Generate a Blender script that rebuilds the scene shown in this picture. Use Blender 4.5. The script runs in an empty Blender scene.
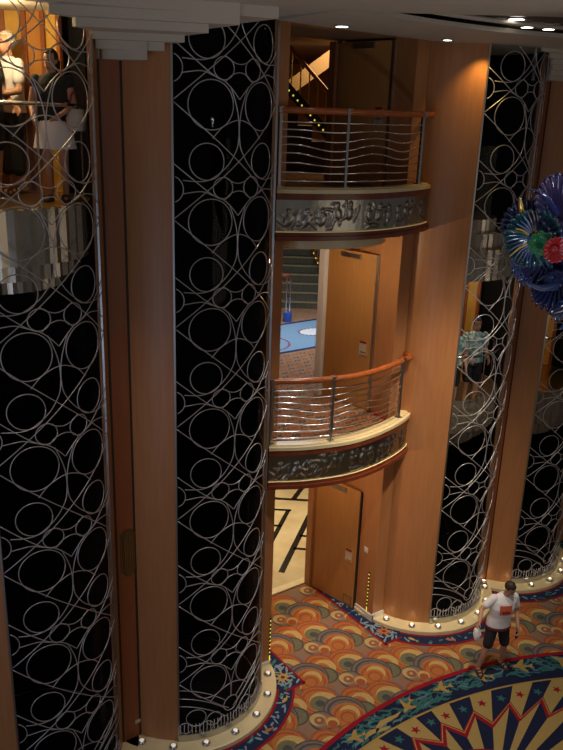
import bpy, bmesh, math, random
from mathutils import Vector, Matrix
random.seed(7)
C = bpy.context.scene.collection
R_ = math.radians
PI = math.pi

# ------------------------------------------------------------------ materials
MATS = {}
def nt(name):
    m = bpy.data.materials.new(name); m.use_nodes = True
    t = m.node_tree; t.nodes.clear()
    out = t.nodes.new('ShaderNodeOutputMaterial')
    return m, t, out
def pbsdf(name, col, rough=.5, metal=0, spec=.5, emit=None, estr=0, trans=0, coat=0, alpha=1, var=0, vscale=8, stretch=(1, 1, 1), col2=None, bump=0, bscale=40):
    if name in MATS: return MATS[name]
    m, t, out = nt(name)
    b = t.nodes.new('ShaderNodeBsdfPrincipled')
    t.links.new(b.outputs[0], out.inputs[0])
    b.inputs['Base Color'].default_value = (*col, 1)
    b.inputs['Roughness'].default_value = rough
    b.inputs['Metallic'].default_value = metal
    b.inputs['Specular IOR Level'].default_value = spec
    b.inputs['Transmission Weight'].default_value = trans
    b.inputs['Coat Weight'].default_value = coat
    if emit:
        b.inputs['Emission Color'].default_value = (*emit, 1)
        b.inputs['Emission Strength'].default_value = estr
    if var or col2:
        tc = t.nodes.new('ShaderNodeTexCoord')
        mp = t.nodes.new('ShaderNodeMapping'); mp.inputs['Scale'].default_value = stretch
        nz = t.nodes.new('ShaderNodeTexNoise'); nz.inputs['Scale'].default_value = vscale
        nz.inputs['Detail'].default_value = 6
        cr = t.nodes.new('ShaderNodeValToRGB')
        c2 = col2 if col2 else tuple(c * (1 - var) for c in col)
        cr.color_ramp.elements[0].position = .35; cr.color_ramp.elements[1].position = .68
        cr.color_ramp.elements[0].color = (*c2, 1); cr.color_ramp.elements[1].color = (*col, 1)
        t.links.new(tc.outputs['Object'], mp.inputs[0]); t.links.new(mp.outputs[0], nz.inputs['Vector'])
        t.links.new(nz.outputs['Fac'], cr.inputs[0]); t.links.new(cr.outputs[0], b.inputs['Base Color'])
    if bump:
        tc = t.nodes.new('ShaderNodeTexCoord')
        nz = t.nodes.new('ShaderNodeTexNoise'); nz.inputs['Scale'].default_value = bscale; nz.inputs['Detail'].default_value = 4
        bp = t.nodes.new('ShaderNodeBump'); bp.inputs['Strength'].default_value = bump; bp.inputs['Distance'].default_value = .02
        t.links.new(tc.outputs['Object'], nz.inputs['Vector']); t.links.new(nz.outputs['Fac'], bp.inputs['Height'])
        t.links.new(bp.outputs[0], b.inputs['Normal'])
    MATS[name] = m
    return m
def glassmat(name, tint=(1, 1, 1), refl=1.0):
    if name in MATS: return MATS[name]
    m, t, out = nt(name)
    tr = t.nodes.new('ShaderNodeBsdfTransparent'); tr.inputs[0].default_value = (*tint, 1)
    gl = t.nodes.new('ShaderNodeBsdfGlossy'); gl.inputs['Roughness'].default_value = .02
    fr = t.nodes.new('ShaderNodeFresnel'); fr.inputs['IOR'].default_value = 1.45
    mu = t.nodes.new('ShaderNodeMath'); mu.operation = 'MULTIPLY'; mu.inputs[1].default_value = refl
    mx = t.nodes.new('ShaderNodeMixShader')
    t.links.new(fr.outputs[0], mu.inputs[0]); t.links.new(mu.outputs[0], mx.inputs[0])
    t.links.new(tr.outputs[0], mx.inputs[1]); t.links.new(gl.outputs[0], mx.inputs[2])
    t.links.new(mx.outputs[0], out.inputs[0])
    MATS[name] = m
    return m
WOOD = pbsdf('maple_veneer', (.42, .188, .076), .4, col2=(.375, .163, .063), vscale=5, stretch=(4, 4, .35), spec=.4)
DIMWOOD = pbsdf('dim_dark_veneer', (.26, .085, .03), .42, col2=(.23, .07, .025), vscale=5, stretch=(4, 4, .3), spec=.4)  # redder, darker wood: mostly dim light put into the tone; also car uprights
DOORW = pbsdf('door_veneer', (.45, .22, .07), .4, col2=(.40, .19, .06), vscale=6, stretch=(5, 5, .3), spec=.4)
MAHO = pbsdf('mahogany', (.20, .045, .018), .3, col2=(.14, .03, .012), vscale=9, spec=.5)
RAILW = pbsdf('rail_wood', (.42, .11, .03), .25, col2=(.32, .08, .02), vscale=9, spec=.6)
CREAM = pbsdf('cream_stone', (.74, .62, .36), .35, var=.08, vscale=6)
CEIL = pbsdf('ceiling_plaster', (.52, .47, .40), .8, var=.05, vscale=3)
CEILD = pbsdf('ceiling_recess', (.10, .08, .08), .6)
CHROME = pbsdf('chrome', (.75, .76, .80), .14, 1)
STEEL = pbsdf('brushed_steel', (.55, .55, .55), .3, 1)
LATM = pbsdf('lattice_metal', (.54, .52, .54), .36, .6)
LITCHROME = pbsdf('car_chrome', (.48, .40, .32), .24, .75)
GOLD = pbsdf('gold_metal', (.62, .42, .16), .28, 1)
PEWTER = pbsdf('pewter_relief', (.36, .34, .30), .3, 1, bump=.12, bscale=22)
BLACK = pbsdf('shaft_black', (.004, .004, .005), .7, spec=.1)
DARK = pbsdf('dark_gap', (.015, .012, .01), .6)
GLASS = glassmat('clear_glass', (.88, .90, .90), .22)
WHITE = pbsdf('white_paint', (.72, .70, .66), .5)
YLED = pbsdf('led_yellow', (.8, .7, .1), .5, emit=(1, .85, .1), estr=.8)
LAMP = pbsdf('lamp_lens', (1, 1, 1), .4, emit=(1, .93, .78), estr=9)
LAMPLOW = pbsdf('uplight_lens', (1, 1, 1), .2, emit=(1, .9, .7), estr=.35)
NAVY = pbsdf('carpet_navy', (.022, .032, .085), .95, var=.25, vscale=40, spec=.1)
TEAL = pbsdf('carpet_teal', (.05, .21, .21), .95, var=.25, vscale=40, spec=.1)
SKYB = pbsdf('carpet_pale_blue', (.22, .33, .43), .95, var=.2, vscale=30, spec=.1)
CRED = pbsdf('carpet_crimson', (.30, .012, .025), .95, var=.25, vscale=40, spec=.1)
CORANGE = pbsdf('carpet_orange', (.45, .165, .05), .95, var=.2, vscale=45, spec=.1)
CRUST = pbsdf('carpet_rust', (.36, .10, .045), .95, var=.2, vscale=45, spec=.1)
CCREAM = pbsdf('carpet_cream', (.55, .38, .15), .95, var=.2, vscale=45, spec=.1)
CGREEN = pbsdf('carpet_sage', (.17, .18, .085), .95, var=.25, vscale=45, spec=.1)
CGREY = pbsdf('carpet_mauve_grey', (.20, .155, .14), .95, var=.25, vscale=45, spec=.1)
CGREYD = pbsdf('carpet_slate', (.085, .085, .09), .95, var=.25, vscale=45, spec=.1)
CBASE = pbsdf('carpet_taupe', (.23, .17, .13), .95, col2=(.27, .14, .085), vscale=5, spec=.1)
CGOLD = pbsdf('carpet_gold', (.50, .34, .10), .95, var=.2, vscale=40, spec=.1)
MARBLE = pbsdf('marble_cream', (.66, .56, .36), .25, col2=(.54, .42, .24), vscale=1.6, spec=.5)
MARBLEK = pbsdf('marble_black', (.02, .016, .014), .25, spec=.5)
SKIN = pbsdf('skin', (.50, .26, .17), .55)
HAIRD = pbsdf('hair_dark', (.022, .015, .012), .6)
HAIRG = pbsdf('hair_grey', (.45, .42, .38), .7)
TEE = pbsdf('white_cotton', (.80, .78, .82), .85)
BLK = pbsdf('black_cotton', (.012, .012, .015), .85)
MAROON = pbsdf('maroon_cotton', (.16, .02, .035), .85)
PRINT = pbsdf('orange_print', (.62, .12, .05), .85)
PRINTD = pbsdf('dark_print', (.12, .03, .02), .85)
SANDAL = pbsdf('brown_leather', (.07, .035, .02), .6)
PHONE = pbsdf('phone_black', (.02, .02, .03), .2)

# ------------------------------------------------------------------ helpers
def link(o): C.objects.link(o); return o
def thing(name, label, cat, loc=(0, 0, 0), rotz=0, group=None):
    o = bpy.data.objects.new(name, None); link(o)
    o.empty_display_size = .1
    o.location = loc; o.rotation_euler = (0, 0, rotz)
    o['label'] = label; o['category'] = cat
    if group: o['group'] = group
    return o
def tag(o, label, cat, group=None, kind=None):
    if label: o['label'] = label
    if cat: o['category'] = cat
    if group: o['group'] = group
    if kind: o['kind'] = kind
    return o
def obj(name, bm, mats, parent=None, world=False, smooth=False, label=None):
    """bm -> one mesh object. world=True: vertices are in world space although parented."""
    me = bpy.data.meshes.new(name)
    if isinstance(bm, bmesh.types.BMesh):
        bm.normal_update(); bm.to_mesh(me); bm.free()
    else: me = bm
    o = bpy.data.objects.new(name, me); link(o)
    if not isinstance(mats, (list, tuple)): mats = [mats]
    if len(me.materials) == 0:
        for m in mats: me.materials.append(m)
    if smooth is True:
        for p in me.polygons: p.use_smooth = True
    elif smooth:
        me.polygons.foreach_set('use_smooth', [True] * len(me.polygons))
        me.set_sharp_from_angle(angle=R_(smooth))
    if parent:
        o.parent = parent
        if world:
            root = parent
            while root.parent: root = root.parent
            if root is parent:
                mw = Matrix.Translation(root.location) @ root.rotation_euler.to_matrix().to_4x4()
                o.matrix_parent_inverse = mw.inverted()
    if label: o['label'] = label
    return o
def struct(name, bm, mats, smooth=False, label=None):
    o = obj(name, bm, mats, smooth=smooth); o['kind'] = 'structure'
    if label: o['label'] = label
    return o
def B(): return bmesh.new()
def box(bm, x0, x1, y0, y1, z0, z1, mi=0):
    v = [bm.verts.new(p) for p in [(x0, y0, z0), (x1, y0, z0), (x1, y1, z0), (x0, y1, z0), (x0, y0, z1), (x1, y0, z1), (x1, y1, z1), (x0, y1, z1)]]
    for f in [(0, 3, 2, 1), (4, 5, 6, 7), (0, 1, 5, 4), (1, 2, 6, 5), (2, 3, 7, 6), (3, 0, 4, 7)]:
        fc = bm.faces.new([v[i] for i in f]); fc.material_index = mi
    return v
def obox(bm, c, dx, ax, dy, ay, z0, z1, mi=0):
    """oriented box: centre c, half sizes dx along unit ax, dy along unit ay"""
    vs = []
    for z in (z0, z1):
        for sx, sy in ((-1, -1), (1, -1), (1, 1), (-1, 1)):
            vs.append(bm.verts.new((c[0] + sx * dx * ax[0] + sy * dy * ay[0], c[1] + sx * dx * ax[1] + sy * dy * ay[1], z)))
    for f in [(0, 3, 2, 1), (4, 5, 6, 7), (0, 1, 5, 4), (1, 2, 6, 5), (2, 3, 7, 6), (3, 0, 4, 7)]:
        bm.faces.new([vs[i] for i in f]).material_index = mi
def prism(bm, pts, z0, z1, mi=0):
    a = [bm.verts.new((p[0], p[1], z0)) for p in pts]; b = [bm.verts.new((p[0], p[1], z1)) for p in pts]
    n = len(pts)
    bm.faces.new(a[::-1]).material_index = mi; bm.faces.new(b).material_index = mi
    for i in range(n):
        j = (i + 1) % n
        bm.faces.new((a[i], a[j], b[j], b[i])).material_index = mi
def flat(bm, pts, z, mi=0):
    f = bm.faces.new([bm.verts.new((p[0], p[1], z)) for p in pts])
    f.normal_update()
    if f.normal.z < 0: f.normal_flip()
    f.material_index = mi
    return f
def strip(bm, A, Bp, z, mi=0):
    """flat ribbon between two polylines"""
    for i in range(len(A) - 1):
        flat(bm, [A[i], A[i + 1], Bp[i + 1], Bp[i]], z, mi)
def disc(bm, c, r, z, mi=0, n=20, ry=None, rot=0):
    ry = ry or r
    flat(bm, [(c[0] + r * math.cos(2 * PI * k / n) * math.cos(rot) - ry * math.sin(2 * PI * k / n) * math.sin(rot),
               c[1] + r * math.cos(2 * PI * k / n) * math.sin(rot) + ry * math.sin(2 * PI * k / n) * math.cos(rot)) for k in range(n)], z, mi)
def tube(bm, pts, r, n=6, closed=False, mi=0, cap=True, rr=None):
    pts = [Vector(p) for p in pts]; N = len(pts); rings = []
    up = None
    for i, p in enumerate(pts):
        if closed: t = pts[(i + 1) % N] - pts[i - 1]
        else: t = pts[min(i + 1, N - 1)] - pts[max(i - 1, 0)]
        if t.length < 1e-9: t = Vector((0, 0, 1))
        t.normalize()
        if up is None:
            up = Vector((0, 0, 1)) if abs(t.z) < .9 else Vector((1, 0, 0))
        s = t.cross(up)
        if s.length < 1e-6: s = t.orthogonal()
        s.normalize(); u = s.cross(t).normalized(); up = u
        q = rr[i] if rr else r
        rings.append([bm.verts.new(p + q * (math.cos(2 * PI * k / n) * s + math.sin(2 * PI * k / n) * u)) for k in range(n)])
    for i in range(N if closed else N - 1):
        a, b = rings[i], rings[(i + 1) % N]
        for k in range(n):
            f = bm.faces.new((a[k], a[(k + 1) % n], b[(k + 1) % n], b[k])); f.material_index = mi
    if not closed and cap:
        bm.faces.new(rings[0][::-1]).material_index = mi; bm.faces.new(rings[-1]).material_index = mi
def lathe(bm, prof, c=(0, 0, 0), n=32, mi=0, a0=0, a1=2 * PI, mod=None):
    full = abs(a1 - a0 - 2 * PI) < 1e-6
    cols = []
    for k in range(n if full else n + 1):
        a = a0 + (a1 - a0) * k / n
        cols.append([bm.verts.new((c[0] + (r + (mod(a, i) if mod else 0)) * math.cos(a), c[1] + (r + (mod(a, i) if mod else 0)) * math.sin(a), c[2] + z)) for i, (r, z) in enumerate(prof)])
    m = len(cols)
    for k in range(m if full else m - 1):
        a, b = cols[k], cols[(k + 1) % m]
        for i in range(len(prof) - 1):
            try: bm.faces.new((a[i], b[i], b[i + 1], a[i + 1])).material_index = mi
            except ValueError: pass
def arcpts(c, r, a0, a1, n):
    return [(c[0] + r * math.cos(R_(a0 + (a1 - a0) * i / n)), c[1] + r * math.sin(R_(a0 + (a1 - a0) * i / n))) for i in range(n + 1)]
def spline(P, n=8):
    P = [Vector(p) for p in P]; out = []
    for i in range(len(P) - 1):
        p0 = P[max(i - 1, 0)]; p1 = P[i]; p2 = P[i + 1]; p3 = P[min(i + 2, len(P) - 1)]
        for k in range(n):
            t = k / n
            out.append(.5 * ((2 * p1) + (p2 - p0) * t + (2 * p0 - 5 * p1 + 4 * p2 - p3) * t * t + (3 * p1 - p0 - 3 * p2 + p3) * t ** 3))
    out.append(P[-1]); return out
def ellipsoid(bm, c, r, seg=14, rot=None, mi=0):
    M = Matrix.Translation(c) @ (rot.to_4x4() if rot else Matrix()) @ Matrix.Diagonal((*r, 1))
    res = bmesh.ops.create_uvsphere(bm, u_segments=seg, v_segments=seg // 2 + 1, radius=1, matrix=M)
    for v in res['verts']:
        for f in v.link_faces: f.material_index = mi

# ------------------------------------------------------------------ camera (x along the bay wall, -y towards the atrium)
TH = R_(36.0)
EYE = Vector((-7.40, -9.05, 8.6))
F, PT, RO = 790., R_(18.4), R_(1.95)
r0 = Vector((math.cos(TH), -math.sin(TH), 0)); h0 = Vector((math.sin(TH), math.cos(TH), 0))
u0 = h0 * math.sin(PT) + Vector((0, 0, math.cos(PT)))
fw = h0 * math.cos(PT) - Vector((0, 0, math.sin(PT)))
cx_ = r0 * math.cos(RO) + u0 * math.sin(RO); cy_ = -r0 * math.sin(RO) + u0 * math.cos(RO)
cam = bpy.data.cameras.new('camera'); co = link(bpy.data.objects.new('camera', cam))
M = Matrix((( cx_.x, cy_.x, -fw.x), (cx_.y, cy_.y, -fw.y), (cx_.z, cy_.z, -fw.z))).to_4x4()
co.matrix_world = Matrix.Translation(EYE) @ M
cam.sensor_fit = 'VERTICAL'; cam.sensor_height = 36; cam.lens = F / 750 * 36
cam.clip_start = .05
bpy.context.scene.camera = co
def wpt(dist, right, z):
    """ground position: dist ahead of the eye, right of it"""
    return EYE.x + h0.x * dist + r0.x * right, EYE.y + h0.y * dist + r0.y * right, z

Z4, Z5 = 3.9, 7.55           # deck levels
ZC = 9.6                     # ceiling ring
TOW = [(-4.85, 11.5, 1), (-2.51, 5, 2), (2.51, 4, 3), (4.85, 0, 4)]   # tower x, turn of its glass
HS = 37.0                    # half opening of the glass
RT = 1.2

# ------------------------------------------------------------------ floor, carpet
MEDC = (.1, -9.0); MEDR = 7.0
GC = (-.3, -9.3); GR = 6.83
bm = B(); flat(bm, [(-14, -16), (14, -16), (14, 1.3), (-14, 1.3)], 0)
floor = struct('floor', bm, CBASE, label='taupe and rust carpeted atrium floor')
cm = [CRUST, CORANGE, CCREAM, CGREEN, CGREY, CGREYD, CBASE]
bm = B()
iu = Vector((.588, .809)); ir = Vector((.809, -.588))          # the pattern's own "up" and "right"
mot = []
for i in range(-6, 9):
    for j in range(-16, 9):
        x = .03 + .95 * i; y = -.02 + .93 * j + .465 * i
        if y > 1.6 or y < -4.2 or x < -2.6 or x > 6.9: continue
        mot.append((Vector((x, y))))
lay = []
for p in mot:
    def add(off, r, mi, a=0, b=0):
        c = p + ir * a + iu * b + Vector(off); lay.append((c, r, mi))
    base = len(lay)
    L1 = []
    def fan(off, seq):
        c0 = p + Vector(off); L1.append((c0.dot(iu), [(c0 + ir * a + iu * b, r, mi) for (r, mi, a, b) in seq]))
    fan((0, .0), [(.345, 4, .02, -.01), (.325, 0, -.01, .0), (.295, 1, -.01, 0), (.265, 0, -.01, 0), (.235, 1, -.005, -.01), (.230, 2, .075, -.03), (.165, 3, .015, -.06), (.14, 4, .01, -.065), (.11, 3, .0, -.06), (.07, 5, .01, -.06)])
    fan((.21, -.45), [(.34, 5, -.05, .03), (.315, 4, -.05, .03), (.285, 5, -.04, .02), (.26, 4, -.03, .01), (.27, 1, .0, -.05), (.235, 0, .0, -.07), (.20, 1, .0, -.09), (.155, 2, .02, .01), (.15, 1, -.01, -.07), (.12, 0, -.01, -.09), (.09, 1, -.01, -.1)])
    fan((.46, -.53), [(.19, 5, 0, 0), (.165, 3, 0, -.01), (.125, 4, .01, -.03), (.10, 3, .01, -.05), (.06, 4, .01, -.06)])
    fan((-.26, -.31), [(.20, 5, .06, -.01), (.175, 4, .055, -.01), (.145, 6, .03, -.01), (.125, 2, -.01, 0), (.085, 4, .02, -.02), (.06, 0, .015, -.015), (.03, 2, .01, -.01)])
    fan((-.42, .20), [(.26, 0, 0, 0), (.225, 1, 0, -.01), (.19, 0, .0, -.02), (.16, 1, .01, -.03), (.18, 2, .085, -.06), (.135, 1, .03, -.10), (.10, 0, .02, -.11)])
    fan((-.12, -.46), [(.12, 1, 0, 0), (.10, 2, .01, -.0), (.075, 0, .01, -.035)])
    for q in L1: lay.append(q)
lay = [q for q in lay if len(q) == 2]
lay.sort(key=lambda q: -q[0])
for i, (_, seq) in enumerate(lay):
    z = .001 + .0075 * i / len(lay)
    for k, (c, r, mi) in enumerate(seq): disc(bm, c, r, z + k * 2e-5, mi, 22)
obj('carpet_pattern', bm, cm, floor, label='overlapping orange, cream and sage swirls woven in the carpet')

# borders along the passage and round the tower bases: navy with crimson edges, pale blue waves, gold sea creatures
bm = B()
bmats = [NAVY, CRED, SKYB, CGOLD, TEAL, CORANGE]
def border(inner, outer, seed):
    rnd = random.Random(seed)
    z = .013
    n = len(inner)
    strip(bm, inner, outer, z, 0)
    def lerp(t): return [(a[0] + (b[0] - a[0]) * t, a[1] + (b[1] - a[1]) * t) for a, b in zip(inner, outer)]
    strip(bm, inner, lerp(.13), z + .0004, 1); strip(bm, lerp(.87), outer, z + .0004, 1)
    for i in range(n - 1):
        a, b, c, d = Vector(inner[i]), Vector(inner[i + 1]), Vector(outer[i]), Vector(outer[i + 1])
        m = max(1, int((a - b).length / .06))
        for k in range(m):
            s = (k + rnd.random()) / m; t = rnd.uniform(.22, .78)
            p = (a.lerp(b, s)).lerp(c.lerp(d, s), t)
            disc(bm, p, rnd.uniform(.03, .075), z + .0008 + rnd.random() * .0004, 2 if rnd.random() < .7 else 4, 8, rnd.uniform(.012, .024), rnd.uniform(0, PI))
def creature(c, s, mi, a=0):
    for k in range(8):
        w = a + k * PI / 4
        tip = (c[0] + s * math.cos(w + .3), c[1] + s * math.sin(w + .3))
        l = (c[0] + .3 * s * math.cos(w - .3), c[1] + .3 * s * math.sin(w - .3)); r = (c[0] + .3 * s * math.cos(w + .4), c[1] + .3 * s * math.sin(w + .4))
        flat(bm, [l, tip, r], .0150, mi)
    disc(bm, c, .36 * s, .0152, mi, 12); disc(bm, c, .18 * s, .0154, 1, 8)
def fish(c, s, a, mi, z=.0150, b=None):
    b = b or bm
    ca, sa = math.cos(a), math.sin(a)
    T = lambda x, y: (c[0] + s * (x * ca - y * sa), c[1] + s * (x * sa + y * ca))
    flat(b, [T(*p) for p in [(-.55, 0), (-.2, .2), (.2, .2), (.5, .05), (.5, -.05), (.2, -.2), (-.2, -.2)]], z, mi)
    flat(b, [T(*p) for p in [(.42, 0), (.8, .28), (.7, 0), (.8, -.28)]], z + .0001, mi)
for sgn in (1, -1):
    # passage side strip, then the corner block
    ci = [(1.13 * sgn, 1.2), (1.13 * sgn, -.3)]; cO = [(.86 * sgn, 1.2), (.86 * sgn, -.62)]
    border(ci, cO, 3 + sgn)
    tc = 2.51 * sgn
    # corner block: path turning from the strip on to the ring
    ring_i, ring_o = [], []
    a_start, a_end = (212, 330) if sgn > 0 else (328, 205)
    ri = arcpts((tc, 0), 1.46, a_start, a_end, 26); ro = arcpts((tc, 0), 1.74, a_start, a_end, 26)
    border(ri, ro, 11 + sgn)
    flat(bm, [(1.13 * sgn, -.3), (.86 * sgn, -.62), (.86 * sgn, -.98), (1.22 * sgn, -.98), (1.36 * sgn, -.8), (1.32 * sgn, -.3)], .0136, 0)
    def seg(p, q, w=.035):
        p, q = Vector(p), Vector(q); d = (q - p).normalized(); nn = Vector((-d.y, d.x)) * w / 2
        flat(bm, [p + nn, q + nn, q - nn, p - nn], .0145, 1)
    seg((.875 * sgn, -.6), (.875 * sgn, -.98)); seg((.86 * sgn, -.965), (1.24 * sgn, -.965))
    rnd = random.Random(5)
    for k in range(26):
        disc(bm, (sgn * rnd.uniform(.93, 1.22), rnd.uniform(-.9, -.4)), .07, .0140 + k * 1e-5, 2, 8, .02, rnd.uniform(0, 3))
    creature((1.09 * sgn, -.68), .2, 5 if sgn > 0 else 3, .2)
    for k in range(4):
        a = R_(a_start + (a_end - a_start) * (.1 + .2 * k))
        fish((tc + 1.6 * math.cos(a), 1.6 * math.sin(a)), .14, a + 1.2, 3 if k % 2 == 0 else 5)
for sgn in (1, -1):
    tc = 4.85 * sgn
    a0, a1 = (215, 345) if sgn > 0 else (195, 325)
    border(arcpts((tc, 0), 1.46, a0, a1, 26), arcpts((tc, 0), 1.74, a0, a1, 26), 31 + sgn)
obj('carpet_border', bm, bmats, floor, label='navy sea-life border strip edged in crimson')

# medallion: crimson rim, navy wave band, gold ring, star wedges
bm = B(); mm = [pbsdf('medallion_dim_navy', (.016, .022, .06), .95, var=.25, vscale=40, spec=.1), CRED, pbsdf('medallion_dim_teal', (.04, .15, .15), .95, var=.25, vscale=40, spec=.1), pbsdf('medallion_dim_gold', (.40, .27, .08), .95, var=.2, vscale=40, spec=.1), pbsdf('medallion_dim_cream', (.42, .30, .11), .95, var=.2, vscale=45, spec=.1), pbsdf('medallion_dim_blue', (.10, .2, .26), .95, var=.2, vscale=40, spec=.1)]  # carpet colours darkened: weaker foreground light put into the tones
S = Vector((0, -4.1))
def on_gold(x):  return (x, GC[1] + math.sqrt(GR ** 2 - (x - GC[0]) ** 2))
a0, a1 = 20, 160
disc(bm, MEDC, MEDR, .0160, 0, 128)
strip(bm, arcpts(MEDC, MEDR, 0, 180, 90), arcpts(MEDC, MEDR - .075, 0, 180, 90), .0170, 1)
rnd = random.Random(9)
for k in range(260):      # teal waves
    a = R_(rnd.uniform(50, 115)); r = rnd.uniform(MEDR - .42, MEDR - .1); h = rnd.uniform(.16, .36); sl = rnd.choice((-1, 1)) * rnd.uniform(.3, .9)
    p = Vector((MEDC[0] + r * math.cos(a), MEDC[1] + r * math.sin(a)))
    d = Vector((-math.sin(a) + sl * math.cos(a) * .7, math.cos(a) + sl * math.sin(a) * .7)).normalized(); nn = Vector((-d.y, d.x))
    pl = [p + d * (t - .5) * h + nn * .03 * math.sin(t * 6) for t in (0, .2, .4, .6, .8, 1)]
    w = [.002, .016, .024, .022, .014, .002]
    strip(bm, [q + nn * ww for q, ww in zip(pl, w)], [q - nn * ww for q, ww in zip(pl, w)], .0165 + k * 2e-6, 2 if rnd.random() < .75 else 5)
def bird(c, s, a):
    ca, sa = math.cos(a), math.sin(a)
    T = lambda x, y: (c[0] + s * (x * ca - y * sa), c[1] + s * (x * sa + y * ca))
    flat(bm, [T(*p) for p in [(-.6, 0), (-.3, .12), (.1, .14), (.45, .05), (.45, -.05), (.1, -.14), (-.3, -.12)]], .0176, 3)
    flat(bm, [T(*p) for p in [(-.2, .08), (.2, .5), (.42, .55), (.18, .08)]], .0178, 3)
    flat(bm, [T(*p) for p in [(-.2, -.08), (.15, -.45), (.36, -.5), (.18, -.08)]], .0178, 3)
    flat(bm, [T(*p) for p in [(.4, 0), (.8, .2), (.7, 0), (.8, -.2)]], .0179, 3)
for a, s, t in [(83.5, .27, 4.6), (77, .30, 4.2), (70.5, .30, 4.5), (64, .30, 3.9), (58, .3, 4.4), (99, .25, 4.4), (113, .3, 4.5)]:
    bird((MEDC[0] + 6.78 * math.cos(R_(a)), MEDC[1] + 6.78 * math.sin(R_(a))), s, R_(a) + t)
# a reclining gold swimmer-shaped flourish and a rounded shell
for cx, cy, ln, ang in [(-.35, -2.33, .62, .28), (-.62, -2.40, .5, .1)]:
    d = Vector((math.cos(ang), math.sin(ang))); nn = Vector((-d.y, d.x)); p0 = Vector((cx, cy))
    ts = [0, .2, .4, .6, .8, 1]; w = [.004, .03, .045, .04, .028, .006]
    pl = [p0 + d * (t - .5) * ln + nn * .05 * math.sin(t * 5) for t in ts]
    strip(bm, [q + nn * ww for q, ww in zip(pl, w)], [q - nn * ww for q, ww in zip(pl, w)], .0174, 4)
bird((.12, -2.27), .26, .5)
# sunburst
gp = arcpts(GC, GR, 0, 180, 120)
flat(bm, gp, .0190, 3)
bx = [-4.2, -3.6, -3.05, -2.55, -2.1, -1.7, -1.35, -1.02, -.69, -.32, .06, .37, .71, 1.10, 1.49, 1.87, 2.21, 2.52, 2.9, 3.35, 3.85, 4.4]
GI = GR - .035
def gin(x): return Vector((x, GC[1] + math.sqrt(GI ** 2 - (x - GC[0]) ** 2)))
for k in range(len(bx) - 1):
    navy = k % 2 == 0
    p, q = gin(bx[k]), gin(bx[k + 1]); mid = gin((bx[k] + bx[k + 1]) / 2)
    flat(bm, [S, p, mid, q], .0200, 0 if navy else 4)
    # inner counterchange beyond the zigzag
    f0 = .62 if navy else .80; f1 = .80 if navy else .62
    P = S + (p - S) * f0; Q = S + (q - S) * f1
    flat(bm, [S, P, Q], .0204, 4 if navy else 0)
    dP = (p - S).normalized() * .07; dQ = (q - S).normalized() * .07
    flat(bm, [P - dP, P + dP, Q + dQ, Q - dQ], .0210, 1)
    flat(bm, [P + dP * .25, P + dP * .6, Q + dQ * .6, Q + dQ * .25], .0212, 3)
    # stars
    c = S + (mid - S) * .885
    s = .085
    star = []
    a = math.atan2((mid - S).y, (mid - S).x)
    for i in range(10):
        r = s if i % 2 == 0 else s * .42
        star.append((c.x + r * math.cos(a + i * PI / 5), c.y + r * math.sin(a + i * PI / 5)))
    ce = bm.verts.new((c.x, c.y, .0214)); vs = [bm.verts.new((x, y, .0214)) for x, y in star]
    for i in range(10):
        f = bm.faces.new((ce, vs[i], vs[(i + 1) % 10])); f.material_index = 2 if navy else 1
disc(bm, S, .75, .0216, 1, 40); disc(bm, S, .66, .0220, 3, 40); disc(bm, S, .3, .0224, 0, 24)
obj('carpet_medallion', bm, mm, floor, label='sunburst medallion of stars ringed by navy waves and gold birds')

# ------------------------------------------------------------------ lobby floors and deck slabs
bm = B(); flat(bm, [(-6, 1.27), (12, 1.27), (12, 9.6), (-6, 9.6)], .02, 0)
def seg2(a, b, w, mi=1, z=.023):
    p, q = Vector(a), Vector(b); d = (q - p).normalized(); nn = Vector((-d.y, d.x)) * w / 2
    flat(bm, [p + nn, q + nn, q - nn, p - nn], z, mi)
for a, b, w in [((4.0, 5.1), (2.68, 4.18), .17), ((2.0, 4.70), (3.6, 3.40), .15), ((3.05, 3.79), (.64, 1.80), .17), ((1.8, 4.16), (2.31, 3.76), .12), ((2.28, 3.82), (.9, 2.66), .14), ((1.2, 3.74), (1.70, 3.30), .12), ((1.80, 2.75), (2.6, 2.04), .12), ((1.38, 2.40), (2.2, 1.7), .12)]:
    seg2(a, b, w * .72)
box(bm, -1.1, 1.1, 1.27, 1.42, 0.0, .03, 2)
struct('floor', bm, [MARBLE, MARBLEK, CREAM], label='cream marble lobby floor with black inlaid lines')

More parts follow.
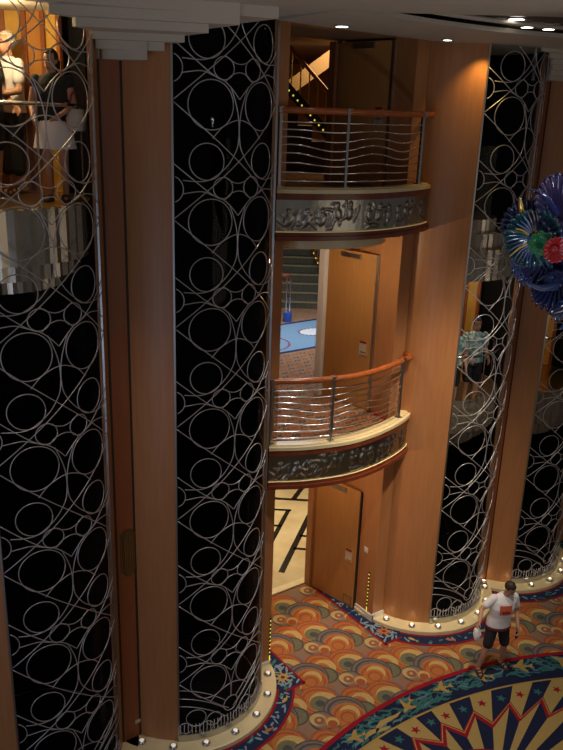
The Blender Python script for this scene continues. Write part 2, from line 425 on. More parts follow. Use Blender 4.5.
def slab(zt, zb):
    bm = B(); box(bm, -1.15, 1.15, -.05, 1.3, zb, zt - .004, 0); box(bm, -6, 12, 1.3, 9.6, zb, zt - .004, 0); return bm
for (zt, pal) in ((Z4, 4), (Z5, 5)):
    bm = slab(zt, zt - .5)
    flat(bm, [(-1.15, -.05), (1.15, -.05), (1.15, 1.3), (12, 1.3), (12, 9.6), (-6, 9.6), (-6, 1.3), (-1.15, 1.3)], zt - .002, 1)
    if pal == 4:   # small-figured carpet, pale blue band with red dashes
        z = zt
        flat(bm, [(-6, 3.55), (12, 3.55), (12, 5.40), (-6, 5.40)], z, 2)
        for y in (3.5, 5.37): flat(bm, [(-6, y), (12, y), (12, y + .1), (-6, y + .1)], z + .001, 3)
        for k in range(40):
            a = 2 * PI * k / 40
            disc(bm, (1.75 + .62 * math.cos(a), 4.35 + .62 * math.sin(a)), .035, z + .002, 4, 8)
        disc(bm, (3.35, 4.55), .36, z + .002, 5, 20, .26)
        for k in range(22):
            a = 2 * PI * k / 22
            disc(bm, (3.35 + .38 * math.cos(a), 4.55 + .28 * math.sin(a)), .03, z + .003, 4, 8)
    # little S-scrolls over the field
    for i in range(-4, 26):
        for j in range(-2, 30):
            x = i * .2 + (j % 2) * .1; y = j * .18 - .1
            if y > 3.35 and not (5.6 < y < 7): continue
            if x < -1.3 or (y < 1.4 and abs(x) > 1.05): continue
            tube_p = [(x - .07, y - .03), (x - .02, y + .03), (x + .03, y - .02), (x + .08, y + .03)]
            strip(bm, [(a, b + .02) for a, b in tube_p], [(a, b - .02) for a, b in tube_p], zt + .0005, 6 if (i + j) % 2 else 7)
    struct('floor', bm, [WOOD, pbsdf('deck_carpet', (.33, .20, .11), .95, col2=(.28, .12, .06), vscale=14, spec=.1), SKYB, NAVY, CRED, WHITE, CGREYD, CRUST],
           label='patterned orange landing carpet crossed by a pale blue band' if pal == 4 else 'dim carpeted landing of the top deck')

# lobby ceilings are the slabs above; top one here with the atrium ceiling
# ------------------------------------------------------------------ bay wall: posts, pilaster, lintels
PX0, PX1 = -1.345, -1.12
QX0, QX1 = 1.10, 1.345
DT = {3: 2.38, 4: Z4 + 2.62, 5: Z5 + 2.10}
LT = {3: 3.24, 4: 6.86, 5: 9.66}
DL = {3: 0, 4: Z4, 5: Z5}
TOPS = {3: Z4 - .5, 4: Z5 - .5, 5: 9.85}
bm = B()
box(bm, PX0, PX1, -.35, .12, .0, 9.9)
box(bm, QX0, QX1, -.35, .12, .0, 9.9)
for d in (3, 4, 5):
    box(bm, PX1, QX0, -.30, -.06, LT[d], TOPS[d] + (.46 if d < 5 else 0))
    if d > 3: box(bm, PX1, QX0, -.30, -.05, DL[d] - .5, DL[d] - .01)
struct('wall_back', bm, WOOD, label='maple panelled wall framing the three doorways')
bm = B()   # passage side walls behind the doors
box(bm, 1.16, 1.24, .12, 1.30, .0, 9.85); box(bm, -1.24, -1.16, .12, 1.30, .0, 9.85)
struct('wall_passage', bm, WOOD, label='panelled side walls of the door passages')
bm = B()   # far lobby walls
box(bm, -6, 12, 9.6, 9.75, 0, Z5 - .5)
box(bm, -6.1, -6, 1.3, 9.7, 0, 9.9); box(bm, 12, 12.1, 1.3, 9.7, 0, 9.9)
box(bm, -6, -1.24, 1.22, 1.30, 0, 9.9); box(bm, 1.24, 12, 1.22, 1.30, 0, 9.9)
struct('wall_lobby', bm, WOOD, label='maple lobby walls beyond the doorways')
bm = B()
box(bm, -6, 12, 9.6, 9.75, Z5 - .4, 9.9)
struct('wall_far', bm, pbsdf('warm_wall', (.50, .20, .06), .6, var=.1), label='orange far wall of the top landing')
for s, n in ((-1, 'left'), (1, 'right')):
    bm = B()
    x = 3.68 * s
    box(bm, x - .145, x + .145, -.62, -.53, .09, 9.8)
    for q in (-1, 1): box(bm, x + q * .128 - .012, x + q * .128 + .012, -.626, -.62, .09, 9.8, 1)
    struct('wall_' + n, bm, [DIMWOOD, DARK], label='narrow wood panel toned for dim light between two lift towers')
    bm = B(); x0, x1 = sorted((6.0 * s, 13 * s))
    box(bm, x0, x1, -.3, 0, 0, 9.9)
    struct('wall_outer_' + n, bm, WOOD)
# baseboards on pilaster and post
bm = B(); box(bm, QX0 - .02, QX1 + .01, -.372, -.35, .0, .17); box(bm, QX0 - .022, QX0, -.372, .1, 0, .14)
struct('baseboard_right', bm, WHITE)
bm = B(); box(bm, PX0 + .05, PX1 + .02, -.372, -.35, 0, .15); box(bm, PX1, PX1 + .022, -.372, .1, 0, .15)
struct('baseboard_left', bm, WHITE)

# doors: open leaves standing in the passage
def door(n, d):
    z0, z1 = DL[d] + .015, DT[d] - .01
    a = Vector((1.085, .14)); b = Vector((.90, 1.12))
    ax = (b - a).normalized(); ay = Vector((-ax.y, ax.x))      # ay points to the passage
    if ay.x > 0: ay = -ay
    c = (a + b) / 2; L = (b - a).length / 2
    bm = B(); obox(bm, c, L, ax, .022, ay, z0, z1)
    o = struct('door_%d' % n, bm, DOORW, label=['open maple door leaf on the ground floor', 'open maple door leaf behind the middle balcony', 'open maple door leaf behind the top balcony'][n - 1])
    # chrome edge, handle plate, lever, kick plate outline
    bm = B(); obox(bm, a - ax * .02, .024 if d > 3 else .014, ax, .028, ay, z0, z1)
    obj('edge_strip', bm, STEEL if d > 3 else DARK, o)
    hp = a + ax * .17 + ay * .024
    bm = B(); obox(bm, hp, .075, ax, .006, ay, DL[d] + .93, DL[d] + 1.13)
    pl = obj('handle_plate', bm, pbsdf('satin_plate', (.62, .58, .5), .4, .5), o)
    bm = B(); hz = DL[d] + 1.0
    tube(bm, [(*(hp), hz), (*(hp + ay * .06), hz), (*(hp + ay * .065 - ax * .02), hz), (*(hp + ay * .065 - ax * .11), hz)], .012, 8)
    obj('lever', bm, CHROME, pl)
    bm = B(); obox(bm, hp + ay * .001, .06, ax, .006, ay, DL[d] + 1.135, DL[d] + 1.165)
    obj('sticker', bm, CRED, o, label='small red sticker above the handle')
    if d == 3:
        bm = B(); kc = a + ax * .14 + ay * .024
        p = [(*(kc - ax * .09), z0 + .03), (*(kc + ax * .09), z0 + .03), (*(kc + ax * .09), z0 + .2), (*(kc - ax * .09), z0 + .2)]
        tube(bm, p, .006, 4, closed=True)
        obj('kick_frame', bm, DARK, o)
    bm = B()     # hinge post at the far end
    box(bm, .82, .99, 1.14, 1.29, DL[d], DT[d])
    obj('door_frame', bm, pbsdf('daylit_frame', (.8, .8, .84), .5) if d == 4 else WOOD, o, label='hinge post paled as in daylight' if d == 4 else None)  # middle deck post paled and blued: daylight put into its colour
    bm = B(); obox(bm, b + ay * .01, .02, ax, .03, ay, z1 - .02, z1 + .02); obox(bm, c + ay * .05, .2, ax, .025, ay, z1 - .1, z1 - .03)
    obj('door_closer', bm, STEEL, o)
for n, d in ((1, 3), (2, 4), (3, 5)): door(n, d)

# ------------------------------------------------------------------ lattice of the lift glass (one mesh shared by the towers)
def lattice_mesh():
    bm = B(); rad = RT + .012
    def P(b, z): a = -PI / 2 + b / RT; return (rad * math.cos(a), rad * math.sin(a), z)
    W = .765; r = .0062
    def clipline(pts):
        run = []
        for b, z in pts:
            ok = abs(b) <= W and z > .94 - .5 * (1 - min(1, abs(b) / .75)) ** .7 and z < 9.72
            if ok: run.append(P(b, z))
            else:
                if len(run) > 1: tube(bm, run, r, 5)
                run = []
        if len(run) > 1: tube(bm, run, r, 5)
    def curve(pts, n=7): clipline([(p.x, p.y) for p in spline([(b, z, 0) for b, z in pts], n)])
    def circ(b, z, rb, rz):
        pts = [(b + rb * math.cos(2 * PI * k / 36), z + rz * math.sin(2 * PI * k / 36)) for k in range(37)]
        # rotate start so that clipped circles stay in one run
        if abs(b) > .6: pts = [(b + rb * math.cos(2 * PI * k / 36 + (0 if b > 0 else PI)), z + rz * math.sin(2 * PI * k / 36 + (0 if b > 0 else PI))) for k in range(37)]
        clipline(pts)
    K = 1.27 / 1.215
    for t in range(-1, 8):
        z0 = 9.015 - 1.27 * t
        Y = lambda d: z0 + d * K
        for s in (-1, 1):
            if t == 7:
                n = 40
                clipline([(s * (-.76 + 1.52 * i / n), Y(-.315 + 1.21 * (i + .3) / (n + .6))) for i in range(n + 1)])
                continue
            circ(s * .2, Y(.015), .122, .118)
            circ(s * .80, Y(0), .14, .148)
            circ(s * .345, Y(-.35), .262, .262)
            circ(s * .395, Y(.29), .2, .2)
            n = 40
            clipline([(s * (-.76 + 1.52 * i / n), Y(-.315 + 1.21 * (i + .3) / (n + .6))) for i in range(n + 1)])
            curve([(-s * .762, Y(.265)), (-s * .42, Y(.005)), (-s * .3, Y(-.07)), (-s * .235, Y(-.1))])
            curve([(-s * .665, Y(.095)), (-s * .465, Y(.085)), (-s * .33, Y(.12)), (-s * .15, Y(.25)), (-s * .03, Y(.42)), (-s * .004, Y(.56))])
            curve([(-s * .665, Y(-.045)), (-s * .465, Y(-.02)), (-s * .33, Y(-.06)), (-s * .2, Y(-.11)), (-s * .1, Y(-.185)), (-s * .003, Y(-.285))])
            curve([(-s * .12, Y(-.16)), (-s * .06, Y(-.3)), (-s * .02, Y(-.43)), (-s * .003, Y(-.56)), (-s * .003, Y(-.72))])
        if t == 7: continue
        curve([(-.335, Y(-.685)), (-.2, Y(-.56)), (0, Y(-.495)), (.2, Y(-.56)), (.335, Y(-.685))])
        curve([(-.18, Y(-.11)), (-.1, Y(-.045)), (0, Y(-.02)), (.1, Y(-.045)), (.18, Y(-.11))])
        curve([(-.19, Y(.14)), (-.1, Y(.085)), (0, Y(.062)), (.1, Y(.085)), (.19, Y(.14))])
    # foot of the lattice: concentric arcs, rings, short bars
    def free(pts, rr=r): tube(bm, [P(b, z) for b, z in pts], rr, 5)
    for s in (-1, 1):
        for zt, e in ((.95, .15), (.81, .2), (.68, .25)):
            free([(s * (.765 - .68 * i / 12), zt - .34 * (i / 12) ** 2) for i in range(13)])
        for b, z, q in ((.53, .46, .14), (.27, .38, .11), (.38, .27, .1), (.68, .3, .09), (.13, .27, .09)):
            tube(bm, [P(s * b + q * math.cos(2 * PI * k / 24), z + q * math.sin(2 * PI * k / 24)) for k in range(24)], r, 5, closed=True)
    tube(bm, [P(.12 * math.cos(2 * PI * k / 24), .53 + .12 * math.sin(2 * PI * k / 24)) for k in range(24)], r, 5, closed=True)
    for k in range(29):
        b = -.75 + 1.5 * k / 28
        free([(b, .2), (b, .36)], .007)
    me = bpy.data.meshes.new('lattice'); bm.to_mesh(me); bm.free(); me.materials.append(LATM)
    me.polygons.foreach_set('use_smooth', [True] * len(me.polygons))
    return me
LAT = lattice_mesh()
TOWER_LABELS = {1: 'glass lift tower at the far left with people riding near the ceiling', 2: 'glass lift tower with black shaft beside the doorway, no car in view',
                3: 'glass lift tower right of the balconies, its car at middle height', 4: 'lift tower at the right edge half hidden by blue glass chandelier'}
def tower(x, turn, n):
    t = thing('elevator_tower', TOWER_LABELS[n], 'elevator', (x, 0, 0), R_(turn), 'lift towers along the back wall')
    aL, aR = -90 - HS, -90 + HS + (0 if n == 1 else 9)
    bm = B()
    # wooden shell: back part only
    N = 56; a0, a1 = aR, aL + 360
    prof_o = arcpts((0, 0), RT, a0, a1, N); prof_i = arcpts((0, 0), RT - .05, a0, a1, N)
    prism_pts = prof_o + prof_i[::-1]
    vo = [[bm.verts.new((p[0], p[1], z)) for p in prism_pts] for z in (.09, 9.8)]
    m = len(prism_pts)
    for i in range(m):
        j = (i + 1) % m; bm.faces.new((vo[0][i], vo[0][j], vo[1][j], vo[1][i]))
    for zz in (0, 1):
        for i in range(N):
            q = [vo[zz][i], vo[zz][i + 1], vo[zz][m - 2 - i], vo[zz][m - 1 - i]]
            bm.faces.new(q if zz else q[::-1])
    obj('wood_cladding', bm, WOOD, t, smooth=40)
    bm = B()
    lathe(bm, [(RT - .07, .1), (RT - .07, 9.8)], n=48, a0=R_(a0), a1=R_(a1))
    for f in bm.faces: f.normal_flip()
    # guide rails and ties inside the shaft
    for a in (60, 120):
        tube(bm, [(.95 * math.cos(R_(a)), .95 * math.sin(R_(a)), .1), (.95 * math.cos(R_(a)), .95 * math.sin(R_(a)), 9.8)], .05, 8)
    lathe(bm, [(0, .1), (RT - .08, .1)], n=32)
    obj('shaft_lining', bm, BLACK, t, smooth=40)
    bm = B(); lathe(bm, [(RT - .012, .2), (RT - .012, 9.75)], n=40, a0=R_(aL), a1=R_(aR))
    obj('glass_panel', bm, GLASS, t, smooth=True)
    o = bpy.data.objects.new('lattice', LAT); link(o); o.parent = t
    for a in (aL, aR):
        bm = B(); ca, sa = math.cos(R_(a)), math.sin(R_(a))
        obox(bm, (ca * RT, sa * RT), .012, (ca, sa), .011, (-sa, ca), .1, 9.8)
        obj('edge_trim', bm, STEEL, t)
    bm = B(); lathe(bm, [(RT - .03, .09), (RT + .03, .09), (RT + .03, .2), (RT - .03, .2)], n=40, a0=R_(aL), a1=R_(aR))
    obj('foot_rail', bm, STEEL, t, smooth=40)
    bm = B(); lathe(bm, [(0, .085), (1.42, .085), (1.45, .07), (1.45, .0)], n=72)
    obj('base_ring', bm, CREAM, t, smooth=30)
    return t
for x, turn, n in TOW: tower(x, turn, n)
# uplights set in the base rings
def stud(x, y, label, grp):
    t = thing('floor_uplight', label, 'light', (x, y, .085), 0, grp)
    bm = B(); lathe(bm, [(.062, 0), (.062, .02), (.05, .038), (.036, .045)], n=18)
    obj('housing', bm, STEEL, t, smooth=40)
    bm = B(); lathe(bm, [(.036, .043), (.025, .052), (0, .056)], n=14)
    obj('lens', bm, LAMPLOW, t, smooth=True)
    return t
up_positions = []
names = {1: 'of the leftmost tower', 2: 'of the tower left of the doorway', 3: 'of the tower right of the doorway', 4: 'of the rightmost tower'}
for x, turn, n in TOW:
    rng = {1: (-85, -20), 2: (-165, -15), 3: (-157, -20), 4: (-150, -25)}[n]
    k = int((rng[1] - rng[0]) / 20)
    for i in range(k + 1):
        a = R_(rng[0] + 20 * i); px, py = x + 1.33 * math.cos(a), 1.33 * math.sin(a)
        stud(px, py, 'small chrome uplight in the cream ring ' + names[n], 'uplights ' + names[n])
        up_positions.append((n, px, py))

# ------------------------------------------------------------------ lift cars
def car(n, x, turn, zf, zw, label):
    t = thing('elevator_car', label, 'elevator car', (x, 0, zf), R_(turn))
    r = 1.05
    bm = B(); lathe(bm, [(0, -.02), (r, -.02), (r, 0), (0, 0)], n=40)
    obj('car_floor', bm, GOLD if n != 3 else LITCHROME, t, smooth=30)
    bm = B()
    fl = lambda a, i: .012 * (1 if int(a * 14) % 2 else -1)
    zs = zw - .06
    lathe(bm, [(r, zs + .06), (r, zs - .52), (r - .12, zs - .52), (r - .12, zs - .70), (r - .3, zs - .70), (r - .3, zs - .86), (0, zs - .86)], n=90, mod=lambda a, i: fl(a, i) if i < 6 else 0)
    obj('skirt', bm, LITCHROME, t, label='tiered fluted chrome skirt')
    bm = B()
    zh = 2.25
    lathe(bm, [(0, zh), (r, zh), (r, zh + .48), (r - .16, zh + .48), (r - .16, zh + .7), (r - .34, zh + .7), (r - .34, zh + .9), (0, zh + .9)], n=90, mod=lambda a, i: fl(a, i) if 0 < i < 7 else 0)
    obj('car_top', bm, LITCHROME, t, label='tiered fluted chrome canopy')
    bm = B()
    # back wall panels: gold and dark wood uprights
    for k in range(14):
        a0, a1 = 3 + k * 14.2, 3 + (k + 1) * 14.2
        lathe(bm, [(r - .03, 0), (r - .03, zh)], n=3, a0=R_(a0 + 1), a1=R_(a1 - 1), mi=k % 2)
        ca, sa = math.cos(R_(a0)), math.sin(R_(a0))
        obox(bm, (ca * (r - .04), sa * (r - .04)), .02, (ca, sa), .03, (-sa, ca), 0, zh, 2)
    obj('back_panels', bm, [pbsdf('car_gold_panel', (.62, .36, .07), .4, var=.15), pbsdf('car_amber_panel', (.50, .22, .05), .4, var=.15), DIMWOOD], t)
    bm = B(); tube(bm, [(*p, 1.0) for p in arcpts((0, 0), r - .05, -155, -25, 30)], .02, 8)
    for a in (-150, -90, -30): tube(bm, [(1.0 * math.cos(R_(a)), 1.0 * math.sin(R_(a)), 0), (1.0 * math.cos(R_(a)), 1.0 * math.sin(R_(a)), 1.0)], .012, 6)
    obj('handrail', bm, CHROME, t, smooth=40)
    bm = B()
    for k in range(6):
        a = 2 * PI * k / 6; bm = B(); disc(bm, (.6 * math.cos(a), .6 * math.sin(a)), .07, zh - .012, 0, 12)
        obj('ceiling_spot', bm, LAMP, t)
    return t
car(1, -4.85, 13, 7.60, 0, 'lift car at the top of the far left tower carrying three people')
car(3, 2.51, 2, 3.95, .28, 'lift car halfway up the tower right of the balconies')
car(4, 4.85, 0, 3.95, -.02, 'empty gold lift car in the tower at the right edge')

# ------------------------------------------------------------------ ceiling
bm = B()
def arc_c(r, a0, a1, n, c=MEDC): return arcpts(c, r, a0, a1, n)
far = [(-1.35, -.78), (1.35, -.78)]
ringnear = arc_c(6.9, 106.5, 35, 40)                       # from (-1.86,-2.38) to the right
# far ring, towers' side
prism(bm, [(-1.75, -.95), (-.8, -.78), (.9, -.62), (2.5, -.62), (2.5, 1.3), (14, 1.3), (14, -5)] + ringnear[::-1] , ZC, ZC + .05, 0)
# near disc with its curved edge
prism(bm, [(-14, 1.3), (-2.6, 1.3), (-2.55, -.9), (-1.95, -1.0), (-1.86, -2.38), (-1.57, -2.38), (-1.2, -2.62), (-.95, -2.85), (-.5, -3.22), (-.09, -3.59), (.8, -4.5), (2, -5.8), (3.0, -7.5), (3.4, -10), (3.4, -16), (-14, -16)], ZC - .0, ZC + .05, 0)
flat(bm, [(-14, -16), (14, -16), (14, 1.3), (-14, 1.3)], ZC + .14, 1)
box(bm, -14, 14, 1.3, 9.7, 9.86, 9.98, 2)
box(bm, -1.4, 1.4, -.7, 1.3, 9.68, 9.73, 2)
struct('ceiling', bm, [CEIL, CEILD, pbsdf('lobby_ceiling', (.30, .20, .13), .7)], label='curved pale plaster ceiling with a dark lighting recess')
# thin concentric trims in the recess
bm = B()
for dr in (.08, .17): tube(bm, [(*p, ZC + .10) for p in arc_c(6.9 - dr, 100, 40, 50)], .02, 6)
struct('trim_3', bm, CEIL)
def tiers(sgn, n):
    bm = B()
    if sgn < 0:
        data = [((-3.77, -.66), (-3.42, -1.0), 9.07), ((-3.87, -.72), (-3.25, -1.06), 9.165), ((-3.95, -.80), (-3.12, -1.26), 9.25), ((-4.25, -1.16), (-3.08, -1.68), 9.32), ((-4.52, -1.2), (-2.85, -1.89), 9.40), ((-4.95, -1.3), (-2.42, -1.94), 9.49)]
    else:
        data = [((3.45, -.85), (3.9, -.8), 9.2), ((3.38, -.92), (3.95, -.9), 9.27), ((3.30, -1.0), (4.1, -1.0), 9.34), ((3.18, -1.08), (4.3, -1.1), 9.41), ((3.0, -1.16), (4.5, -1.22), 9.48), ((2.7, -1.24), (4.9, -1.3), 9.55)]
    for k, ((xl, y), (xr, y2), z) in enumerate(data):
        cl, cr = ((-4.85, -2.51) if sgn < 0 else (2.51, 4.85))
        def back(x, c, y):     # tower glass seen from x going towards the gap
            out = []
            d = x - c
            steps = 10
            xe = (c + RT * .86 * (1 if c < sgn * 3.68 else -1))
            for i in range(steps + 1):
                xx = x + (xe - x) * i / steps
                q = abs(xx - c)
                yy = -math.sqrt(max(0, (RT + .03) ** 2 - q * q)) if q < RT + .03 else -.55
                out.append((xx, max(yy, y)))
            return out
        R = back(xr, cr, y2); L = back(xl, cl, y)
        pts = [(xl, y), (xr, y2)] + R + [(sgn * 3.68 + .2, -.5), (sgn * 3.68 - .2, -.5)] + L[::-1]
        cl_ = []
        for p in pts:
            if not cl_ or (Vector(p) - Vector(cl_[-1])).length > 1e-4: cl_.append(p)
        if (Vector(cl_[0]) - Vector(cl_[-1])).length < 1e-4: cl_.pop()
        prism(bm, cl_, z, ZC - .001)
    struct('trim_%d' % n, bm, CEIL, label='stepped plaster tiers between two lift towers')
tiers(-1, 1); tiers(1, 2)

# recessed lamps
def downlight(x, y, z, label, r=.075, grp='recessed ceiling lamps'):
    t = thing('recessed_light', label, 'light', (x, y, z), 0, grp)
    bm = B(); lathe(bm, [(r * 1.3, .0), (r * 1.3, -.02), (r, -.02), (r, .0)], n=20); obj('rim', bm, CHROME, t, smooth=40)
    bm = B(); lathe(bm, [(0, -.012), (r, -.012)], n=20); obj('lens', bm, LAMP, t)
for (x, y) in [(.85, -2.10), (1.42, -1.95), (1.76, -2.02)]:
    downlight(x, y, ZC + .135, 'bright recessed lamp in the dark ceiling slot at upper right')
downlight(.66, -2.40, ZC + .135, 'bright recessed lamp set back behind the row of three', .09, None)
downlight(-.95, -1.15, ZC - .001, 'oval recessed lamp in the ceiling over the top balcony', .075, None)
downlight(1.0, -1.0, ZC - .001, 'dim recessed lamp in the ceiling before the right tower', .06, None)

# ------------------------------------------------------------------ balconies
def bal_outline(off=0, n=40):
    """plan of the balcony front, from the left post round to the right tower"""
    P = [(-1.36, -.50), (-1.24, -.56), (-.85, -.75), (-.2, -.91), (.4, -.88), (1.0, -.73), (1.38, -.56), (1.47, -.44)]
    s = spline([(x, y, 0) for x, y in P], 6)
    out = []
    for i, p in enumerate(s):
        t = s[min(i + 1, len(s) - 1)] - s[max(i - 1, 0)]; t.normalize()
        nn = Vector((t.y, -t.x, 0))
        q = p + nn * off
        out.append((q.x, q.y))
    return out
def band(bm, o_out, o_in, z0, z1, mi=0):
    A, I = bal_outline(o_out), bal_outline(o_in)
    n = len(A)
    V = [[bm.verts.new((p[0], p[1], z)) for p in L] for L, z in ((A, z0), (A, z1), (I, z1), (I, z0))]
    for i in range(n - 1):
        for k in range(4):
            a, b = V[k], V[(k + 1) % 4]
            bm.faces.new((a[i], a[i + 1], b[i + 1], b[i])).material_index = mi
    bm.faces.new([V[k][0] for k in range(4)]); bm.faces.new([V[k][-1] for k in range(3, -1, -1)])
def relief(seed):
    bm = B(); rnd = random.Random(seed)
    line = bal_outline(-.035)
    # resample
    d = [0]
    for a, b in zip(line, line[1:]): d.append(d[-1] + math.dist(a, b))
    Lm = d[-1]; NX, NZ = 260, 34
    feats = []
    for k in range(13):      # figures: a head, a body, limbs and scrolls
        cx = .1 + (Lm - .2) * (k + rnd.uniform(.2, .8)) / 13; cz = rnd.uniform(.17, .27)
        feats.append((cx, cz + .10, .035, .04, .022, 0)); feats.append((cx + rnd.uniform(-.02, .02), cz - .01, .06, .09, .022, rnd.uniform(-.6, .6)))
        for q in range(6):
            feats.append((cx + rnd.uniform(-.13, .13), cz + rnd.uniform(-.17, .13), rnd.uniform(.05, .10), .016, .014, rnd.uniform(0, PI)))
    def hgt(u, v):
        h = 0
        for (cx, cz, a, b, hh, r) in feats:
            dx, dz = u - cx, v - cz
            if abs(dx) > .15 or abs(dz) > .2: continue
            x = (dx * math.cos(r) + dz * math.sin(r)) / a; y = (-dx * math.sin(r) + dz * math.cos(r)) / b
            q = x * x + y * y
            if q < 1: h = max(h, hh * math.sqrt(1 - q))
        return h
    rows = []
    for i in range(NX + 1):
        u = Lm * i / NX
        j = 0
        while j < len(d) - 2 and d[j + 1] < u: j += 1
        f = (u - d[j]) / max(1e-6, d[j + 1] - d[j]); a, b = Vector(line[j]), Vector(line[j + 1])
        p = a.lerp(b, f); t = (b - a).normalized(); nn = Vector((t.y, -t.x))
        col = []
        for k in range(NZ + 1):
            v = .43 * k / NZ
            q = p + nn * (hgt(u, v) if 0 < k < NZ else 0)
            col.append(bm.verts.new((q.x, q.y, v)))
        rows.append(col)
    for i in range(NX):
        for k in range(NZ): bm.faces.new((rows[i][k], rows[i + 1][k], rows[i + 1][k + 1], rows[i][k + 1]))
    return bm
RELIEF = None
def balcony(zd, label, sr=.66, sx=-.35):
    global RELIEF
    t = thing('balcony', label, 'balcony', (0, -.3, zd), 0, 'stacked balconies before the doorways')
    zt = zd + .10
    bm = B(); band(bm, 0, -.16, zt - .05, zt); band(bm, -.05, -.2, zt - .02, zt + .02)
    obj('ledge', bm, CREAM, t, True, smooth=35)
    bm = B(); band(bm, -.01, -.1, zt - .13, zt - .05); obj('upper_molding', bm, MAHO, t, True, smooth=35)
    bm = relief(4)
    for v in bm.verts: v.co.z += zt - .565
    obj('frieze', bm, PEWTER, t, True, smooth=True, label='pewter relief frieze of figures and scrolls')
    bm = B(); band(bm, -.02, -.12, zt - .62, zt - .56); band(bm, .01, -.10, zt - .665, zt - .61)
    obj('lower_molding', bm, MAHO, t, True, smooth=35)
    bm = B(); tube(bm, [(*p, zt - .552) for p in bal_outline(-.022)], .008, 6); obj('light_strip', bm, pbsdf('frieze_glow', (1, .8, .4), .5, emit=(1, .72, .3), estr=.12), t, True)
    # deck with carpet and crimson edge
    I = bal_outline(-.14); bm = B()
    prism(bm, I + [(1.1, -.2), (-1.1, -.2)], zt - .60, zd - .01, 0)
    obj('deck', bm, MAHO, t, True)
    bm = B(); flat(bm, I + [(1.12, -.04), (-1.12, -.04)], zd + .0, 0)
    bm2 = bm
    for i in range(-8, 9):
        for j in range(-6, 3):
            x = i * .17 + (j % 2) * .085; y = j * .15
            if x * x / 1.0 + (y + .1) ** 2 / .42 > 1 or abs(x) > 1.0: continue
            pth = [(x - .06, y - .03), (x - .02, y + .03), (x + .03, y - .02), (x + .07, y + .03)]
            strip(bm, [(a, b + .02) for a, b in pth], [(a, b - .02) for a, b in pth], zd + .002, 1 if (i + j) % 2 else 2)
    strip(bm, [(1.10, -.3), (1.10, .1)], [(1.02, -.45), (1.02, .1)], zd + .004, 3)
    obj('deck_carpet', bm, [MATS['deck_carpet'], CGREYD, CRUST, CRED], t, True)
    # lit round soffit beneath
    bm = B()
    prism(bm, [(sx + p[0] * sr, -.1 + p[1] * .68) for p in arcpts((0, 0), 1, 180, 360, 32)], zt - .80 if sr > .8 else zt - .72, zt - .66, 0)
    obj('soffit_disc', bm, CREAM, t, True, smooth=40, label='pale rounded soffit under the balcony')
    # railing
    rl = bal_outline(-.10)
    rl = [p for p in rl if p[0] <= 1.12]
    bm = B()
    ztop = zd + 1.08
    end = [(1.26, -.58), (1.345, -.47), (1.36, -.36)]
    path = rl + end
    # flat-oval wooden rail
    pts = [(*p, ztop) for p in path]
    tube(bm, pts, .044, 10)
    rail = obj('handrail', bm, RAILW, t, True, smooth=True, label='polished wooden handrail')
    d = [0]
    for a, b in zip(rl, rl[1:]): d.append(d[-1] + math.dist(a, b))
    def at(u):
        j = 0
        while j < len(d) - 2 and d[j + 1] < u: j += 1
        f = (u - d[j]) / (d[j + 1] - d[j]); return Vector(rl[j]).lerp(Vector(rl[j + 1]), f)
    L = d[-1]
    for f in (.012, .37, .985):
        p = at(L * f); bm = B()
        box(bm, p.x - .02, p.x + .02, p.y - .02, p.y + .02, zt + .02, ztop - .02)
        box(bm, p.x - .045, p.x + .045, p.y - .045, p.y + .045, zt + .015, zt + .035)
        po = obj('post', bm, STEEL, t, True)
        bm = B(); box(bm, p.x - .045, p.x + .045, p.y - .042, p.y + .042, ztop - .03, ztop + .04); obj('cap', bm, STEEL, po)
    for k in range(8):
        z = zt + .10 + k * .105; bm = B()
        amp = [.0, .006, .022, .04, .04, .03, .014, .0][k]
        pt = []
        for i in range(61):
            u = L * (.012 + .975 * i / 60); p = at(u); w = math.sin(2 * PI * (u / L * 2.1 + .1))
            pt.append((p.x, p.y, z + amp * w))
        tube(bm, pt, .0115, 6)
        obj('rail_bar', bm, CHROME, t, True, smooth=True)
    return t
balcony(Z5, 'top balcony with pewter frieze just under the ceiling', .95, -.16)
balcony(Z4, 'middle balcony with pewter frieze and glowing lower edge over the ground floor door')

# ------------------------------------------------------------------ small fittings
def led(name, x, y, face, z0, z1, label):
    t = thing(name, label, 'light strip', (x, y, z0), 0, 'led strips at the door jambs')
    bm = B(); n = int((z1 - z0) / .075)
    if face == 'y': box(bm, x - .012, x + .012, y - .008, y, z0, z1)
    else: box(bm, x - .008, x, y - .012, y + .012, z0, z1)
    obj('housing', bm, DARK, t, True)
    bm = B()
    for k in range(n):
        z = z0 + .02 + (k + (1 if k else 0)) * .075; h = .10 if k == 0 else .02
        if z + h > z1: break
        if face == 'y': box(bm, x - .009, x + .009, y - .012, y - .008, z, z + h)
        else: box(bm, x - .012, x - .008, y - .009, y + .009, z, z + h)
    obj('diodes', bm, YLED, t, True)
led('led_strip', QX0, -.20, 'x', .12, .95, 'dotted yellow led strip on the right door jamb')
led('led_strip', PX1 - .015, -.35, 'y', .12, .95, 'dotted yellow led strip on the post left of the doorway')
bm = B(); box(bm, QX0 - .012, QX0, -.12, -.03, 1.28, 1.38); sw = obj('wall_switch', bm, WHITE); tag(sw, 'small white switch plate on the jamb beside the ground floor door', 'switch')
bm = B(); box(bm, QX0 - .018, QX0 - .012, -.09, -.06, 1.31, 1.35); obj('rocker', bm, WHITE, sw)
t = thing('wall_plaque', 'bronze scalloped plaque on the wood panel between the left lift towers', 'plaque', (-3.60, -.62, 2.85))
bm = B()
for k, (w, h) in enumerate([(.10, .33), (.075, .36), (.045, .39)]): box(bm, -3.655 - w, -3.655 + w, -.63 - .008 * k, -.62, 3.10 - h / 1.2, 3.10 + h / 1.2)
obj('plate', bm, pbsdf('bronze', (.22, .14, .07), .4, .8), t, True)
bm = B()
